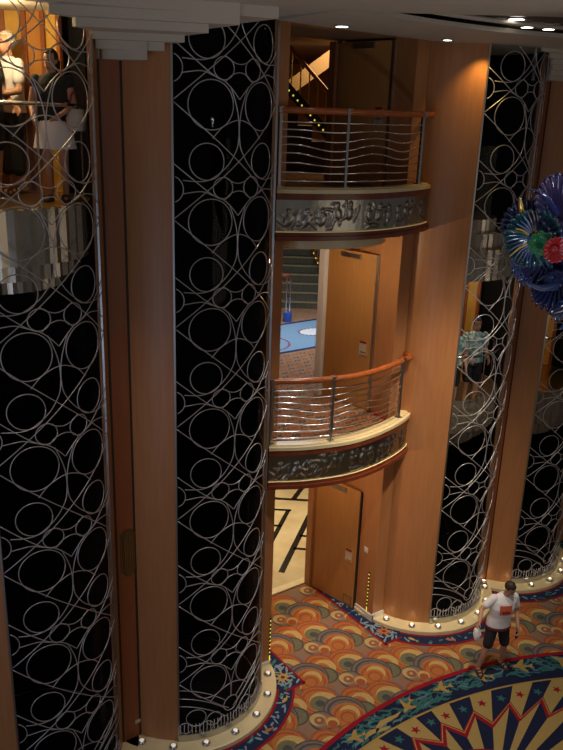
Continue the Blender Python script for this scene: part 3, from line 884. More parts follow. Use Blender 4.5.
for dx in (-.05, -.02, .02, .05): tube(bm, [(-3.655 + dx, -.65, 2.86), (-3.655 + dx, -.65, 3.34)], .006, 6)
obj('ribs', bm, GOLD, t, True)
bm = B(); box(bm, -3.63, -3.55, -.63, -.62, .32, .38); o = obj('nameplate', bm, STEEL); tag(o, 'tiny metal plate low on the wood panel at lower left', 'plate')

# ------------------------------------------------------------------ staircases
def stair4():
    t = thing('staircase', 'carpeted stairs rising beyond the middle doorway', 'stairs', (4.76, 6.98, Z4))
    f = Vector((.588, .809)); s = Vector((.809, -.588)); p0 = Vector((4.4, 6.5))
    bm = B()
    for k in range(9):
        c = p0 + f * (.3 * k + .15)
        obox(bm, c + s * .15, 1.55, s, .15, f, Z4, Z4 + .175 * (k + 1), 0)
        n = p0 + f * (.3 * k) ; obox(bm, n + s * .15, 1.55, s, .02, f, Z4 + .175 * (k + 1) - .03, Z4 + .175 * (k + 1) + .005, 1)
    obj('steps', bm, [pbsdf('stair_carpet', (.10, .085, .05), .95, var=.4, vscale=20), pbsdf('stair_nosing', (.26, .19, .09), .8)], t, True)
    c = Vector((3.36, 5.6))
    bm = B(); lathe(bm, [(0, 0), (.10, 0), (.10, .22), (0, .22)], (c.x, c.y, Z4), 16); obj('newel_base', bm, pbsdf('blue_base', (.03, .09, .42), .4), t, True, label='blue newel base')
    bm = B()
    for dx in (-.05, .05): tube(bm, [(c.x + dx, c.y, Z4 + .2), (c.x + dx, c.y, Z4 + 1.05)], .018, 8)
    for z in (.55, .78, .95): tube(bm, [(c.x - .08, c.y, Z4 + z), (c.x + .1, c.y, Z4 + z)], .012, 6)
    obj('newel_post', bm, CHROME, t, True, smooth=40)
    bm = B(); tube(bm, [(c.x - .14, c.y - .02, Z4 + 1.07), (c.x + .06, c.y + .02, Z4 + 1.09), *[(c.x - .6 * i * s.x, c.y - .6 * i * s.y, Z4 + 1.09) for i in (1, 2, 3)]], .035, 8); obj('handrail', bm, MAHO, t, True, smooth=40)
    # sloping balustrade at the right side
    a = p0 + s * .70 + f * .3; b = a + f * 2.2 - s * .75
    bm = B(); tube(bm, [(a.x, a.y, Z4 + .55), (b.x, b.y, Z4 + 1.95)], .05, 6)
    obj('stringer', bm, MAHO, t, True)
    bm = B()
    for i in range(14):
        q = a.lerp(b, (i + .5) / 14); ellipsoid(bm, (q.x - .05, q.y - .04, Z4 + .55 + 1.4 * (i + .5) / 14), (.018, .018, .018), 8)
    obj('step_lights', bm, YLED, t, True)
    bm = B()
    for i in range(10):
        q = a.lerp(b, (i + .5) / 10); z = Z4 + .55 + 1.4 * (i + .5) / 10; tube(bm, [(q.x, q.y, z), (q.x, q.y, z + .9)], .012, 6)
    obj('balusters', bm, GOLD, t, True)
stair4()
def stair5():
    """flight on the top landing, climbing to the left across the view"""
    s = r0.xy; f = h0.xy
    base = Vector(wpt(15.2, .95, 0)[:2])
    t = thing('staircase', 'railed stairs climbing left beyond the top doorway', 'stairs', (base.x, base.y, Z5))
    bm = B()
    slope = 1.02
    for k in range(9):
        c = base - s * (.27 * k + .135) + f * .6
        obox(bm, c, .135, s, .6, f, Z5, Z5 + .275 * (k + 1), 0)
    obj('steps', bm, MATS['stair_carpet'], t, True)
    bm = B()
    A = Vector((*(base - s * -.1 - f * .05), Z5 + .35)); Bq = Vector((*(base - s * 2.0 - f * .05), Z5 + .35 + 2.1 * slope))
    for i in range(1):
        d = (Bq - A)
        v = [bm.verts.new(q + Vector((0, 0, w)) + Vector((f.x, f.y, 0)) * e) for q in (A, Bq) for w in (-.14, .1) for e in (-.03, .03)]
        for fc in [(0, 1, 3, 2), (4, 6, 7, 5), (0, 4, 5, 1), (2, 3, 7, 6), (0, 2, 6, 4), (1, 5, 7, 3)]: bm.faces.new([v[q] for q in fc])
    obj('stringer', bm, DARK, t, True)
    bm = B()
    for i in range(26):
        q = A.lerp(Bq, (i + .5) / 26); ellipsoid(bm, (q.x - f.x * .05, q.y - f.y * .05, q.z - .04), (.016, .016, .016), 8)
    obj('step_lights', bm, YLED, t, True)
    bm = B(); tube(bm, [A + Vector((s.x * .15, s.y * .15, .62)), A + Vector((0, 0, .68)), Bq + Vector((0, 0, .68))], .035, 8); obj('handrail', bm, RAILW, t, True, smooth=40)
    bm = B()
    for i in range(13):
        q = A.lerp(Bq, (i + .5) / 13); tube(bm, [q, q + Vector((0, 0, .68))], .013, 6)
    obj('balusters', bm, GOLD, t, True)
    # painted diagonal band on the wall behind
    bm = B()
    w0 = Vector((*wpt(15.9, .9, 0)[:2], 0))
    for (zb, ww, mi) in ((1.2, .22, 0),):
        pa = Vector((*(base - s * 1.6 + f * 1.25), Z5 + 1.05)); pb = Vector((*(base + s * .5 + f * 1.25), Z5 + 2.6))
        v = [bm.verts.new(q + Vector((0, 0, w)) + Vector((f.x, f.y, 0)) * e) for q in (pa, pb) for w in (-.16, .16) for e in (-.03, .03)]
        for fc in [(0, 1, 3, 2), (4, 6, 7, 5), (0, 4, 5, 1), (2, 3, 7, 6), (0, 2, 6, 4), (1, 5, 7, 3)]: bm.faces.new([v[q] for q in fc])
    obj('upper_stringer', bm, pbsdf('pale_band', (.34, .22, .10), .5), t, True, label='pale sloping band of the next flight')
stair5()

# ------------------------------------------------------------------ people
def capsule(bm, p, q, r1, r2, n=12):
    p, q = Vector(p), Vector(q)
    steps = 6
    tube(bm, [p.lerp(q, i / steps) for i in range(steps + 1)], 0, n, rr=[r1 + (r2 - r1) * i / steps for i in range(steps + 1)])
    ellipsoid(bm, p, (r1, r1, r1), 12); ellipsoid(bm, q, (r2, r2, r2), 12)
def loft(bm, rings, n=20):
    """rings: (centre, half width, half depth, yaw) stacked"""
    V = []
    for c, w, d, yaw in rings:
        c = Vector(c)
        V.append([bm.verts.new(c + Vector((w * math.cos(2 * PI * k / n) * math.cos(yaw) - d * math.sin(2 * PI * k / n) * math.sin(yaw),
                                           w * math.cos(2 * PI * k / n) * math.sin(yaw) + d * math.sin(2 * PI * k / n) * math.cos(yaw), 0))) for k in range(n)])
    for i in range(len(V) - 1):
        for k in range(n): bm.faces.new((V[i][k], V[i][(k + 1) % n], V[i + 1][(k + 1) % n], V[i + 1][k]))
    bm.faces.new(V[0][::-1]); bm.faces.new(V[-1])
def remeshed(bm, vox, smooth=3):
    me = bpy.data.meshes.new('tmp'); bmesh.ops.recalc_face_normals(bm, faces=bm.faces); bm.to_mesh(me); bm.free()
    o = link(bpy.data.objects.new('tmp', me))
    md = o.modifiers.new('r', 'REMESH'); md.mode = 'VOXEL'; md.voxel_size = vox
    sm = o.modifiers.new('s', 'SMOOTH'); sm.factor = .5; sm.iterations = smooth
    dg = bpy.context.evaluated_depsgraph_get()
    res = bpy.data.meshes.new_from_object(o.evaluated_get(dg))
    bpy.data.objects.remove(o); bpy.data.meshes.remove(me)
    return res
def hand(bm, w, d, palm, spread=1, curl=.5, thumb=None):
    """palm and five fingers: w wrist point, d finger direction, palm the way the palm faces"""
    w, d, pn = Vector(w), Vector(d).normalized(), Vector(palm).normalized()
    sd = d.cross(pn).normalized(); pn = sd.cross(d).normalized()
    for k in (-1.5, -.5, .5, 1.5): capsule(bm, w + d * .01 + sd * k * .012, w + d * .085 + sd * k * .02, .014, .012, 8)
    for k, ln in zip((-1.5, -.5, .5, 1.5), (.062, .078, .082, .072)):
        a = w + d * .088 + sd * k * .021
        b = a + (d * (1 - .3 * curl) + pn * .5 * curl).normalized() * ln * .5
        c = b + (d * (1 - .9 * curl) + pn * 1.2 * curl).normalized() * ln * .5
        capsule(bm, a, b, .0105, .0095, 8); capsule(bm, b, c, .0095, .008, 8)
    th = sd * (1.0 if (thumb is None or thumb > 0) else -1.0)
    a = w + d * .025 + th * .024; b = a + (th * .8 + d * .7 + pn * .4).normalized() * .045; c = b + (d * .9 + pn * .6).normalized() * .035
    capsule(bm, a, b, .014, .011, 8); capsule(bm, b, c, .011, .009, 8)
def person(label, loc, rotz, J, skin, cloth, vox=.012, hairc=HAIRD, hairlong=False, name='person'):
    """J: joints in the person's frame (faces -y, feet at z=0)"""
    t = thing(name, label, 'person', loc, rotz)
    V = {k: Vector(v) for k, v in J.items() if not isinstance(v, (int, float))}
    bm = B()
    hipc, chest, neck, head = V['pelvis'], V['chest'], V['neck'], V['head']
    tw = J.get('twist', 0); g = J.get('girth', 1)
    def torso(b, e, z0=None):
        sh = (V['shL'] + V['shR']) / 2
        loft(b, [(hipc + Vector((0, 0, -.10)), .12 * g + e, .09 * g + e, 0), (hipc, .165 * g + e, .115 * g + e, 0), (hipc.lerp(chest, .45), .15 * g + e, .11 * g + e, tw * .4), (chest, .172 * g + e, .122 * g + e, tw * .8),
                 (sh.lerp(chest, .25) + Vector((0, 0, -.01)), .18 * g + e, .10 * g + e, tw), (sh + Vector((0, 0, .055)), .10 + e * .6, .065 + e * .6, tw)])
    torso(bm, 0)
    capsule(bm, neck - Vector((0, 0, .05)), neck.lerp(head, .55), .060, .055)
    hr = V.get('look', Vector((0, -1, 0))).normalized()
    q = Vector((0, -1, 0)).rotation_difference(hr).to_matrix()
    H = lambda x, y, z: head + q @ Vector((x, y, z))
    ellipsoid(bm, H(0, .012, .02), (.076, .094, .098), 16, q)
    ellipsoid(bm, H(0, -.02, -.05), (.058, .068, .068), 14, q)
    ellipsoid(bm, H(0, -.098, -.02), (.014, .022, .024), 10, q)            # nose
    ellipsoid(bm, H(0, -.080, -.066), (.026, .012, .010), 10, q)           # lips
    for s in (-1, 1): ellipsoid(bm, H(s * .078, .012, -.01), (.012, .020, .032), 10, q)
    for s, sh, el, wr in ((1, 'shL', 'elL', 'wrL'), (-1, 'shR', 'elR', 'wrR')):
        capsule(bm, V[sh], V[el], .052 * g, .042); capsule(bm, V[el], V[wr], .042, .029)
        d = V[wr] - V[el]
        hand(bm, V[wr], J.get('hd' + sh[2], d), J.get('pn' + sh[2], (-s, 0, 0)), curl=J.get('curl', .6), thumb=1)
    for s, hp, kn, an, ft in ((1, 'hipL', 'knL', 'anL', 'ftL'), (-1, 'hipR', 'knR', 'anR', 'ftR')):
        capsule(bm, V[hp], V[kn], .085 * g, .056); capsule(bm, V[kn], V[an], .055, .037)
        calf = V[kn].lerp(V[an], .3) + Vector((0, .015, 0)); ellipsoid(bm, calf, (.053, .056, .11), 12)
        d = V[ft] - V[an]; d.z = 0; d.normalize()
        capsule(bm, V[an] - d * .03 - Vector((0, 0, V[an].z - .045 - J.get('lift' + hp[3], 0))), V[an] + d * .13 - Vector((0, 0, V[an].z - .035 - J.get('lift' + hp[3], 0))), .04, .034)
        capsule(bm, V[an], V[an] - Vector((0, 0, max(0, V[an].z - .06))), .036, .036)
    body = obj('body', remeshed(bm, vox), skin, t, smooth=True)
    # clothing
    def tee(mat, e=.016, sleeve=.6, low=-.06):
        b = B()
        sh = (V['shL'] + V['shR']) / 2
        loft(b, [(hipc + Vector((0, 0, low)), .178 * g + e, .128 * g + e, 0), (hipc + Vector((0, 0, .04)), .17 * g + e, .122 * g + e, 0), (hipc.lerp(chest, .45), .158 * g + e, .118 * g + e, tw * .4), (chest, .175 * g + e, .126 * g + e, tw * .8),
                 (sh.lerp(chest, .25), .182 * g + e, .106 * g + e, tw), (sh + Vector((0, 0, .05)), .105 + e, .072 + e, tw), (sh + Vector((0, 0, .085)), .062, .058, tw)])
        for a, el in (('shL', 'elL'), ('shR', 'elR')): capsule(b, V[a] + (V[el] - V[a]) * .0, V[a].lerp(V[el], sleeve), .066 * g, .070)
        return obj('shirt', remeshed(b, .012, 4), mat, t, smooth=True)
    def shorts(mat, leg=.86, e=.018):
        b = B()
        loft(b, [(hipc + Vector((0, 0, -.13)), .14 * g + e, .11 * g + e, 0), (hipc + Vector((0, 0, -.04)), .172 * g + e, .122 * g + e, 0), (hipc + Vector((0, 0, .05)), .160 * g + e, .112 * g + e, 0)])
        for a, kn in (('hipL', 'knL'), ('hipR', 'knR')): capsule(b, V[a], V[a].lerp(V[kn], leg), .098 * g, .088)
        return obj('shorts', remeshed(b, .012, 4), mat, t, smooth=True)
    def skirt(mat, z0=.62):
        b = B()
        loft(b, [(hipc + Vector((0, 0, -.32)), .26, .21, 0), (hipc + Vector((0, 0, -.1)), .21, .16, 0), (hipc + Vector((0, 0, .08)), .165, .125, 0)], 26)
        return obj('skirt', b, mat, t, smooth=40)
    for kind, mat in cloth:
        if kind == 'tee': P = tee(mat)
        elif kind == 'sleeveless': P = tee(mat, sleeve=.15)
        elif kind == 'shorts': shorts(mat)
        elif kind == 'trousers': shorts(mat, 1.55)
        elif kind == 'skirt': skirt(mat)
        elif kind == 'belt':
            b = B(); loft(b, [(hipc + Vector((0, 0, -.095)), .196 * g, .144 * g, 0), (hipc + Vector((0, 0, -.05)), .198 * g, .146 * g, 0)], 24); obj('waistband', b, mat, t, smooth=40)
        elif kind == 'shoes':
            for s, an, ft in (('L', 'anL', 'ftL'), ('R', 'anR', 'ftR')):
                d = V[ft] - V[an]; d.z = 0; d.normalize(); lf = J.get('lift' + s, 0)
                c = Vector((V[an].x, V[an].y, 0)) + d * .05
                b = B(); n = Vector((-d.y, d.x, 0))
                sole = [c + d * .155 * math.cos(k * PI / 10) + n * .052 * math.sin(k * PI / 10) for k in range(20)]
                prism(b, [(p.x, p.y) for p in sole], .0 + lf, .022 + lf)
                for o_ in (.02, .085):
                    m = c + d * o_
                    tube(b, [m + n * .05 + Vector((0, 0, .02 + lf)), m + n * .035 + Vector((0, 0, .075 + lf)), m - n * .035 + Vector((0, 0, .075 + lf)), m - n * .05 + Vector((0, 0, .02 + lf))], .013, 6)
                obj('sandal', b, mat, t)
    # hair: cap clipped at the hairline
    b = B(); ellipsoid(b, (0, .018, .03), (.086, .102, .103), 22)
    kill = [v for v in b.verts if (v.co.y < -.045 and v.co.z < .075) or (v.co.z < -.045 and not hairlong) or (abs(v.co.x) > .06 and v.co.z < -.0 and v.co.y < .02)]
    bmesh.ops.delete(b, geom=kill, context='VERTS')
    if hairlong: capsule(b, (0, .06, -.02), (0, .07, -.20), .075, .05)
    for v in b.verts: v.co = H(*v.co)
    ho = obj('hair', b, hairc, t, smooth=True)
    sd = ho.modifiers.new('thick', 'SOLIDIFY'); sd.thickness = .01
    for s in (-1, 1):
        b = B(); ellipsoid(b, H(s * .03, -.084, .002), (.011, .008, .008), 8); obj('eye', b, HAIRD, t)
        b = B(); tube(b, [H(s * .015, -.088, .028), H(s * .032, -.086, .033), H(s * .05, -.074, .026)], .004, 5); obj('eyebrow', b, HAIRD, t)
    return t, V, H
BASE = dict(pelvis=(0, 0, .95), chest=(0, -.01, 1.25), neck=(0, .0, 1.47), head=(0, -.02, 1.63), shL=(.185, 0, 1.41), shR=(-.185, 0, 1.41), elL=(.24, .03, 1.13), elR=(-.24, .03, 1.13), wrL=(.25, -.08, .90), wrR=(-.25, -.08, .90),
            hipL=(.09, 0, .90), hipR=(-.09, 0, .90), knL=(.1, -.02, .50), knR=(-.1, -.02, .50), anL=(.1, .02, .09), anR=(-.1, .02, .09), ftL=(.12, -.15, .03), ftR=(-.12, -.15, .03))

# walking man on the atrium carpet
J = dict(BASE); J.update(head=(.035, -.075, 1.625), look=(.45, -1, -.75), neck=(0, -.01, 1.47), chest=(0, -.02, 1.25), twist=-.1, girth=1.13,
         elR=(-.38, -.0, 1.22), wrR=(-.46, -.16, 1.10), elL=(.27, .02, 1.14), wrL=(.25, -.16, .91), hipR=(-.09, 0, .90), knR=(-.17, -.07, .50), anR=(-.25, -.04, .09), ftR=(-.28, -.25, .03),
         knL=(.16, -.05, .50), anL=(.23, .08, .09), ftL=(.25, -.1, .03), hdR=(-.5, -.2, -.7), hdL=(.0, -.3, -.9), pnL=(-1, -.2, 0), pnR=(1, -.1, -.1), curl=.8)
for _k, _d in (('pelvis', .03), ('chest', .055), ('neck', .08), ('head', .085), ('shL', .075), ('shR', .075), ('elL', .08), ('elR', .07), ('wrL', .06), ('wrR', .06), ('hipL', .03), ('hipR', .03), ('knL', .015), ('knR', .015)):
    J[_k] = (J[_k][0] + _d, J[_k][1], J[_k][2])
MANX, MANY, MANROT = 1.91, -2.37, R_(-24)
man, V, H = person('man in white tee and black shorts walking across the carpet, looking down', (MANX, MANY, .018), MANROT, J, SKIN,
             [('tee', TEE), ('shorts', BLK), ('belt', MAROON), ('shoes', SANDAL)], .009)
# chest print: a curved patch lying on the shirt
def chest_patch(w, h, cz, e, mat, name, par, yaw=0):
    b = B(); g = 1.13; N = 10; rows = []
    for i in range(N + 1):
        x = -w / 2 + w * i / N
        col = []
        for k in range(N + 1):
            z = cz - h / 2 + h * k / N
            tt = (z - 1.25) / .16
            hw = .175 * g + .016 + .006 * tt; hd = (.126 * g + .016) - .020 * max(0, tt) * g - .008 * g * max(0, -tt) * .2
            y = -hd * math.sqrt(max(.02, 1 - (x / hw) ** 2)) - .02 - e
            p = Matrix.Rotation(-.08, 3, 'Z') @ Vector((x + .057, y, z))
            col.append(b.verts.new(p))
        rows.append(col)
    for i in range(N):
        for k in range(N): b.faces.new((rows[i][k], rows[i + 1][k], rows[i + 1][k + 1], rows[i][k + 1]))
    return obj(name, b, mat, par, smooth=True)
shirt = [c for c in man.children if c.name.startswith('shirt')][0]
pr = chest_patch(.21, .17, 1.27, .006, PRINT, 'chest_print', shirt); pr['label'] = 'square orange print with dark figures'
for dx, dz, w, h in ((-.045, -.03, .05, .04), (.0, -.02, .03, .055), (.04, -.03, .05, .045)):
    b = B(); ellipsoid(b, Matrix.Rotation(-.08, 3, 'Z') @ Vector((dx + .057, -.186, 1.27 + dz)), (w / 2, .008, h / 2), 10); 
    obj('print_figure', b, PRINTD, shirt)
# things in his hands
man.scale = (.955, .955, .955)
Mman = Matrix.Translation((MANX, MANY, .018)) @ Matrix.Rotation(MANROT, 4, 'Z') @ Matrix.Scale(.955, 4)
hr_ = Mman @ (V['wrR'] + Vector((-.04, -.03, -.09))); hl_ = Mman @ (V['wrL'] + Vector((-.02, -.03, -.10)))
t = thing('paper_bag', 'crumpled white bag hanging from the walking man\'s right hand', 'bag', hr_)
b = B(); loft(b, [(hr_ + Vector((0, 0, -.17)), .085, .05, .6), (hr_ + Vector((.01, 0, -.12)), .10, .06, .5), (hr_ + Vector((0, .01, -.05)), .075, .04, .6), (hr_ + Vector((0, 0, .0)), .03, .02, .5)], 14)
rnd = random.Random(2)
for v in b.verts: v.co += Vector((rnd.uniform(-.008, .008), rnd.uniform(-.008, .008), rnd.uniform(-.008, .008)))
obj('pouch', b, TEE, t, True)
b = B(); tube(b, [hr_ + Vector((.02, 0, -.02)), hr_ + Vector((.02, .0, .03)), hr_ + Vector((-.01, .0, .045)), hr_ + Vector((-.02, 0, -.02))], .006, 6); obj('handle', b, TEE, t, True)
t = thing('mobile_phone', 'small dark phone held in the walking man\'s left hand', 'phone', hl_)
b = B(); box(b, hl_.x - .027, hl_.x + .027, hl_.y - .012, hl_.y + .008, hl_.z - .09, hl_.z + .03); bmesh.ops.bevel(b, geom=b.edges[:], offset=.005, segments=2, affect='EDGES'); obj('case', b, PHONE, t, True)
b = B(); box(b, hl_.x - .022, hl_.x + .022, hl_.y - .014, hl_.y - .0125, hl_.z - .08, hl_.z + .02); obj('screen', b, pbsdf('phone_screen', (.05, .06, .12), .1), t, True)

# riders in the far left lift, standing on its floor
ZF1 = 7.60
J1 = dict(BASE); J1.update(elL=(.27, .0, 1.14), wrL=(.24, -.16, .98))
person('rider in black shirt and shorts at the left edge of the left lift', (-4.75, .18, ZF1), R_(40), J1, SKIN, [('tee', BLK), ('shorts', BLK), ('shoes', SANDAL)], .014)
J2 = dict(BASE); J2.update(elL=(.25, -.05, 1.13), wrL=(.16, -.26, 1.08))
person('grey-haired man in white tee at the back of the left lift', (-4.40, .48, ZF1), R_(-75), J2, SKIN, [('tee', TEE), ('trousers', BLK), ('shoes', SANDAL)], .014, HAIRG)
J3 = dict(BASE); J3.update(elL=(.25, -.02, 1.13), wrL=(.12, -.24, 1.02), elR=(-.25, -.02, 1.13), wrR=(-.20, -.22, .98), look=(-.35, -1, -.1))
wo = person('woman in black top and white skirt standing at the lift rail', (-4.27, -.48, ZF1), R_(-30), J3, SKIN, [('sleeveless', BLK), ('skirt', TEE), ('shoes', SANDAL)], .014, HAIRD, True)[0]
wo.scale = (.88, .88, .88)
bg = Vector((-4.06, -.62, ZF1 + .86))
t = thing('handbag', 'pale bag held against the side of the woman in the white skirt', 'bag', bg)
b = B(); loft(b, [(bg + Vector((0, 0, -.12)), .12, .06, .4), (bg + Vector((0, 0, 0)), .15, .08, .4), (bg + Vector((0, 0, .1)), .10, .05, .4)], 16); obj('pouch', b, pbsdf('pale_canvas', (.6, .55, .52), .8), t, True, smooth=40)
b = B(); tube(b, spline([bg + Vector((-.09, -.03, .09)), bg + Vector((-.06, -.02, .25)), bg + Vector((.06, .02, .25)), bg + Vector((.09, .03, .09))]), .01, 6); obj('strap', b, MAROON, t, True)
# riders in the middle car
ZF3 = 3.95
TEALSH = pbsdf('teal_print_shirt', (.62, .66, .66), .8, col2=(.03, .22, .22), vscale=14)
J4 = dict(BASE); J4.update(wrL=(.2, -.22, 1.0), wrR=(-.2, -.22, 1.0))
p4 = person('rider in white and teal patterned shirt in the middle lift car', (2.66, -.66, ZF3), R_(-25), J4, SKIN, [('tee', TEALSH), ('shorts', BLK), ('shoes', SANDAL)], .014, pbsdf('navy_cap', (.02, .025, .09), .8))[0]
p4.scale = (.88, .88, .88)
J5 = dict(BASE)
p5 = person('second rider in teal shirt beside the wooden edge of the middle car', (2.18, -.62, ZF3), R_(-40), J5, SKIN, [('tee', TEALSH), ('shorts', BLK), ('shoes', SANDAL)], .014, HAIRG)[0]
p5.scale = (.88, .88, .88)

# ------------------------------------------------------------------ chandelier of blown glass
def gl(name, col, rough=.12):
    return pbsdf(name, col, rough, 0, .8, coat=.6, trans=.45)
GB = [gl('glass_cobalt', (.015, .028, .15)), gl('glass_violet', (.05, .035, .12)), gl('glass_teal', (.02, .13, .17)), gl('glass_sky', (.06, .13, .36))]
GR_ = gl('glass_red', (.55, .02, .03)); GY = gl('glass_amber', (.62, .36, .03)); GG = gl('glass_green', (.03, .28, .12))
CH = Vector(wpt(6.5, 3.35, 8.0))
ch = thing('chandelier', 'huge blue blown glass chandelier with a red bloom hanging at the right edge', 'chandelier', (CH.x, CH.y, ZC))
def shell(c, axis, rad, depth, flutes, mat, name, ruff=.12):
    b = B(); ax = Vector(axis).normalized(); q = Vector((0, 0, 1)).rotation_difference(ax).to_matrix()
    prof = [(.04, 0), (.18, .12), (.4, .42), (.68, .72), (.9, .9), (1.0, .96)]
    lathe(b, [(r * rad, z * depth) for r, z in prof], n=flutes * 6, mod=lambda a, i: rad * prof[i][0] * ruff * math.sin(flutes * a))
    for i, v in enumerate(b.verts):
        a = math.atan2(v.co.y, v.co.x); rr = v.co.xy.length / rad
        v.co.z += rr * rr * depth * .12 * math.sin(flutes * a + .6)
        v.co = q @ v.co + Vector(c)
    o = obj(name, b, mat, ch, True, smooth=True)
    o.modifiers.new('thick', 'SOLIDIFY').thickness = .008
    return o
def cp(px, py, d):
    """a spot d metres ahead in the direction of photo point (px,py)"""
    dx, dy = px - 281.5, py - 375
    v = fw * F + cx_ * dx - cy_ * dy
    v = v * (d / v.dot(h0)); return EYE + v
tocam = -h0
rnd = random.Random(21)
D = 6.5
spec = [(533, 238, 6.4, .22, 26, 2, (-.3, .1)), (528, 225, 6.55, .2, 24, 0, (-.6, .5)), (566, 212, 6.5, .30, 30, 1, (.1, .5)), (548, 262, 6.45, .22, 22, 0, (-.3, -.5)), (535, 265, 6.6, .19, 22, 3, (-.7, -.4)),
        (560, 285, 6.55, .24, 24, 0, (-.1, -.5)), (575, 300, 6.5, .22, 22, 3, (.2, -.7)), (590, 250, 6.5, .3, 30, 0, (.5, 0)), (600, 205, 6.6, .32, 28, 3, (.4, .5)), (625, 260, 6.6, .34, 28, 1, (.6, -.2)), (610, 310, 6.6, .28, 26, 2, (.4, -.7)),
        (650, 215, 6.7, .34, 26, 0, (.6, .4)), (680, 280, 6.7, .34, 26, 3, (.9, -.2)), (640, 330, 6.7, .28, 24, 1, (.2, -.9)), (700, 230, 6.8, .36, 26, 2, (.9, .4))]
for (px, py, d, rad, fl_, mi, (tx, ty)) in spec:
    c = cp(px, py, d); ax = tocam * .8 + r0 * tx + Vector((0, 0, ty))
    shell(c - ax.normalized() * rad * .5, ax, rad, rad * .8, fl_, GB[mi], 'glass_shell', .05)
shell(cp(541, 243, 6.25), tocam * .9 - r0 * .2, .10, .07, 9, GG, 'glass_shell')
shell(cp(554, 249, 6.12), tocam, .10, .05, 18, GR_, 'glass_bloom', .05)
b = B(); ellipsoid(b, cp(554, 249, 6.09), (.035, .035, .035), 12); obj('bloom_heart', b, GR_, ch, True, smooth=True)
def horn(p0, p1, bend, r0_, r1, mat):
    b = B(); pts = spline([p0, (p0 + p1) / 2 + bend, p1], 10); n = len(pts)
    tube(b, pts, 0, 10, rr=[r0_ + (r1 - r0_) * (i / (n - 1)) for i in range(n)]); obj('glass_horn', b, mat, ch, True, smooth=True)
Zv = Vector((0, 0, 1))
horn(cp(590, 270, 6.5), cp(549, 314, 6.3), Zv * -.1, .11, .012, GB[0]); horn(cp(600, 290, 6.5), cp(560, 329, 6.35), Zv * -.05, .10, .01, GB[3])
horn(cp(540, 235, 6.5), cp(520, 198, 6.4), r0 * -.05, .05, .008, GY); horn(cp(556, 215, 6.5), cp(530, 190, 6.5), Zv * .05, .05, .008, GB[0])
horn(cp(535, 245, 6.4), cp(508, 231, 6.35), Zv * .03, .04, .006, GB[3]); horn(cp(538, 260, 6.4), cp(513, 262, 6.35), Zv * -.03, .04, .006, GB[0])
horn(cp(555, 285, 6.5), cp(527, 283, 6.4), Zv * -.03, .05, .008, GB[3])
for k in range(22):      # spiky rays round the rim of the left cluster
    a = R_(100 + k * 9.5); c = cp(535, 238, 6.38); L = rnd.uniform(.2, .26)
    d = r0 * math.cos(a) + Zv * math.sin(a) + tocam * .35
    horn(c + d * .07, c + d * L, d.cross(tocam) * .01, .014, .004, rnd.choice([GB[3], GB[2], GB[0], GB[1], GY if k % 6 == 0 else GB[3]]))
for k in range(20):     # the far side and middle of the cluster
    zz = 1 - 2 * (k + .5) / 20; aa = k * 2.39996; rr_ = math.sqrt(1 - zz * zz)
    ax = Vector((rr_ * math.cos(aa), rr_ * math.sin(aa), zz))
    shell(CH + ax * .22, ax, .30, .26, 22, GB[k % 4], 'glass_shell', .05)
b = B(); ellipsoid(b, CH, (.22, .22, .25), 24); obj('core', b, GB[0], ch, True, smooth=True)
b = B(); tube(b, [CH + Zv * .4, Vector((CH.x, CH.y, ZC))], .04, 10); lathe(b, [(0, 0), (.2, 0), (.2, -.06), (0, -.06)], (CH.x, CH.y, ZC), 24); obj('stem', b, CHROME, ch, True)

# ------------------------------------------------------------------ light
def lamp(kind, name, loc, power, col, size=.2, target=None, spot=None, blend=.6, sizey=None):
    d = bpy.data.lights.new(name, kind); d.energy = power; d.color = col
    if kind == 'AREA':
        d.size = size
        if sizey: d.shape = 'RECTANGLE'; d.size_y = sizey
    else: d.shadow_soft_size = size
    if spot: d.spot_size = R_(spot); d.spot_blend = blend
    o = link(bpy.data.objects.new(name, d)); o.location = loc
    if target is not None:
        o.rotation_euler = (Vector(target) - Vector(loc)).to_track_quat('-Z', 'Y').to_euler()
    return o
w = bpy.data.worlds.new('world'); bpy.context.scene.world = w; w.use_nodes = True
w.node_tree.nodes['Background'].inputs[0].default_value = (.80, .74, .74, 1)
w.node_tree.nodes['Background'].inputs[1].default_value = .095
WARM = (1, .72, .42); SOFT = (1, .85, .66); COOL = (.66, .76, 1)
lamp('AREA', 'window_daylight', (-13, -8, 3.2), 130, COOL, 4, (-2, 0, 3), sizey=4)
lamp('AREA', 'atrium_fill', (2, -13.5, 5.5), 65, SOFT, 5, (1, -1, 1.5))  # unseen area lamp added as ambient fill from the camera side
lamp('SPOT', 'floor_spot', (1.2, -3.2, 9.5), 720, (1, .9, .78), .08, (1.5, -1.7, 0), 62, .8)
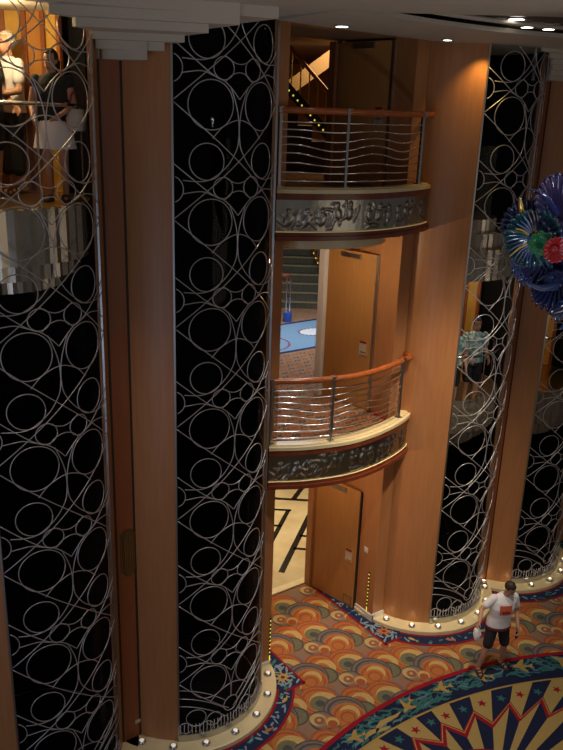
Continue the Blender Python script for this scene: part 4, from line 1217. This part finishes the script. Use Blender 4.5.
lamp('SPOT', 'floor_spot_left', (-1.2, -3.0, 9.45), 600, (1, .9, .78), .08, (-.4, -1.0, 0), 50, .9)
lamp('SPOT', 'column_spot', (1.64, -1.24, 9.57), 40, (1, .62, .18), .03, (1.74, -.98, 8.9), 80, .9)
lamp('SPOT', 'column_low_fill', (-.6, -4.0, 9.4), 1150, (1, .76, .48), .1, (1.55, -.7, 2.6), 38, 1)  # unseen spot added to brighten the lower column more than its top
lamp('SPOT', 'left_panel_fill', (-6.2, -4.6, 9.4), 240, (1, .80, .72), .1, (-3.3, -.7, 2.6), 46, 1)  # unseen spot added for the left wood, its top kept dimmer
lamp('SPOT', 'ceiling_fill', (-5.5, -8.0, 4.6), 300, (1, .90, .80), .3, (-2.4, -4.2, 9.6), 64, 1)  # unseen lamp added to brighten the ceiling and its tiers
lamp('AREA', 'lobby_ground', (1.4, 3.6, 3.3), 150, (1, .84, .55), 2.5, (1.4, 3.6, 0))
lamp('AREA', 'lobby_middle', (2.6, 4.2, 6.95), 150, (.74, .85, 1), 2.5, (2.6, 4.2, 3.9))
lamp('AREA', 'lobby_top', (3.0, 3.6, 9.8), 70, (1, .68, .34), 2, (3.2, 4.6, 7))
lamp('POINT', 'doorway_ground', (-.3, .2, 2.9), 34, WARM, .1)
lamp('POINT', 'doorway_middle', (-.2, -.05, 6.5), 36, (1, .8, .5), .03)
lamp('POINT', 'car_left', (-4.7, -.1, 9.4), 34, (1, .72, .36), .1)
lamp('POINT', 'car_middle', (2.55, -.3, 6.1), 16, (1, .75, .45), .1)
lamp('POINT', 'car_right', (4.85, .2, 6.05), 14, (1, .75, .4), .1)
lamp('POINT', 'chandelier_glow', cp(610, 150, 6.0), 10, (.9, .95, 1), .1)
for (n, px, py) in up_positions:
    if n in (3, 4): lamp('POINT', 'uplight', (px, py, .17), .2, (1, .74, .4), .02)

sc = bpy.context.scene
sc.view_settings.view_transform = 'Standard'; sc.view_settings.look = 'None'
sc.view_settings.gamma = 1; sc.view_settings.exposure = 0
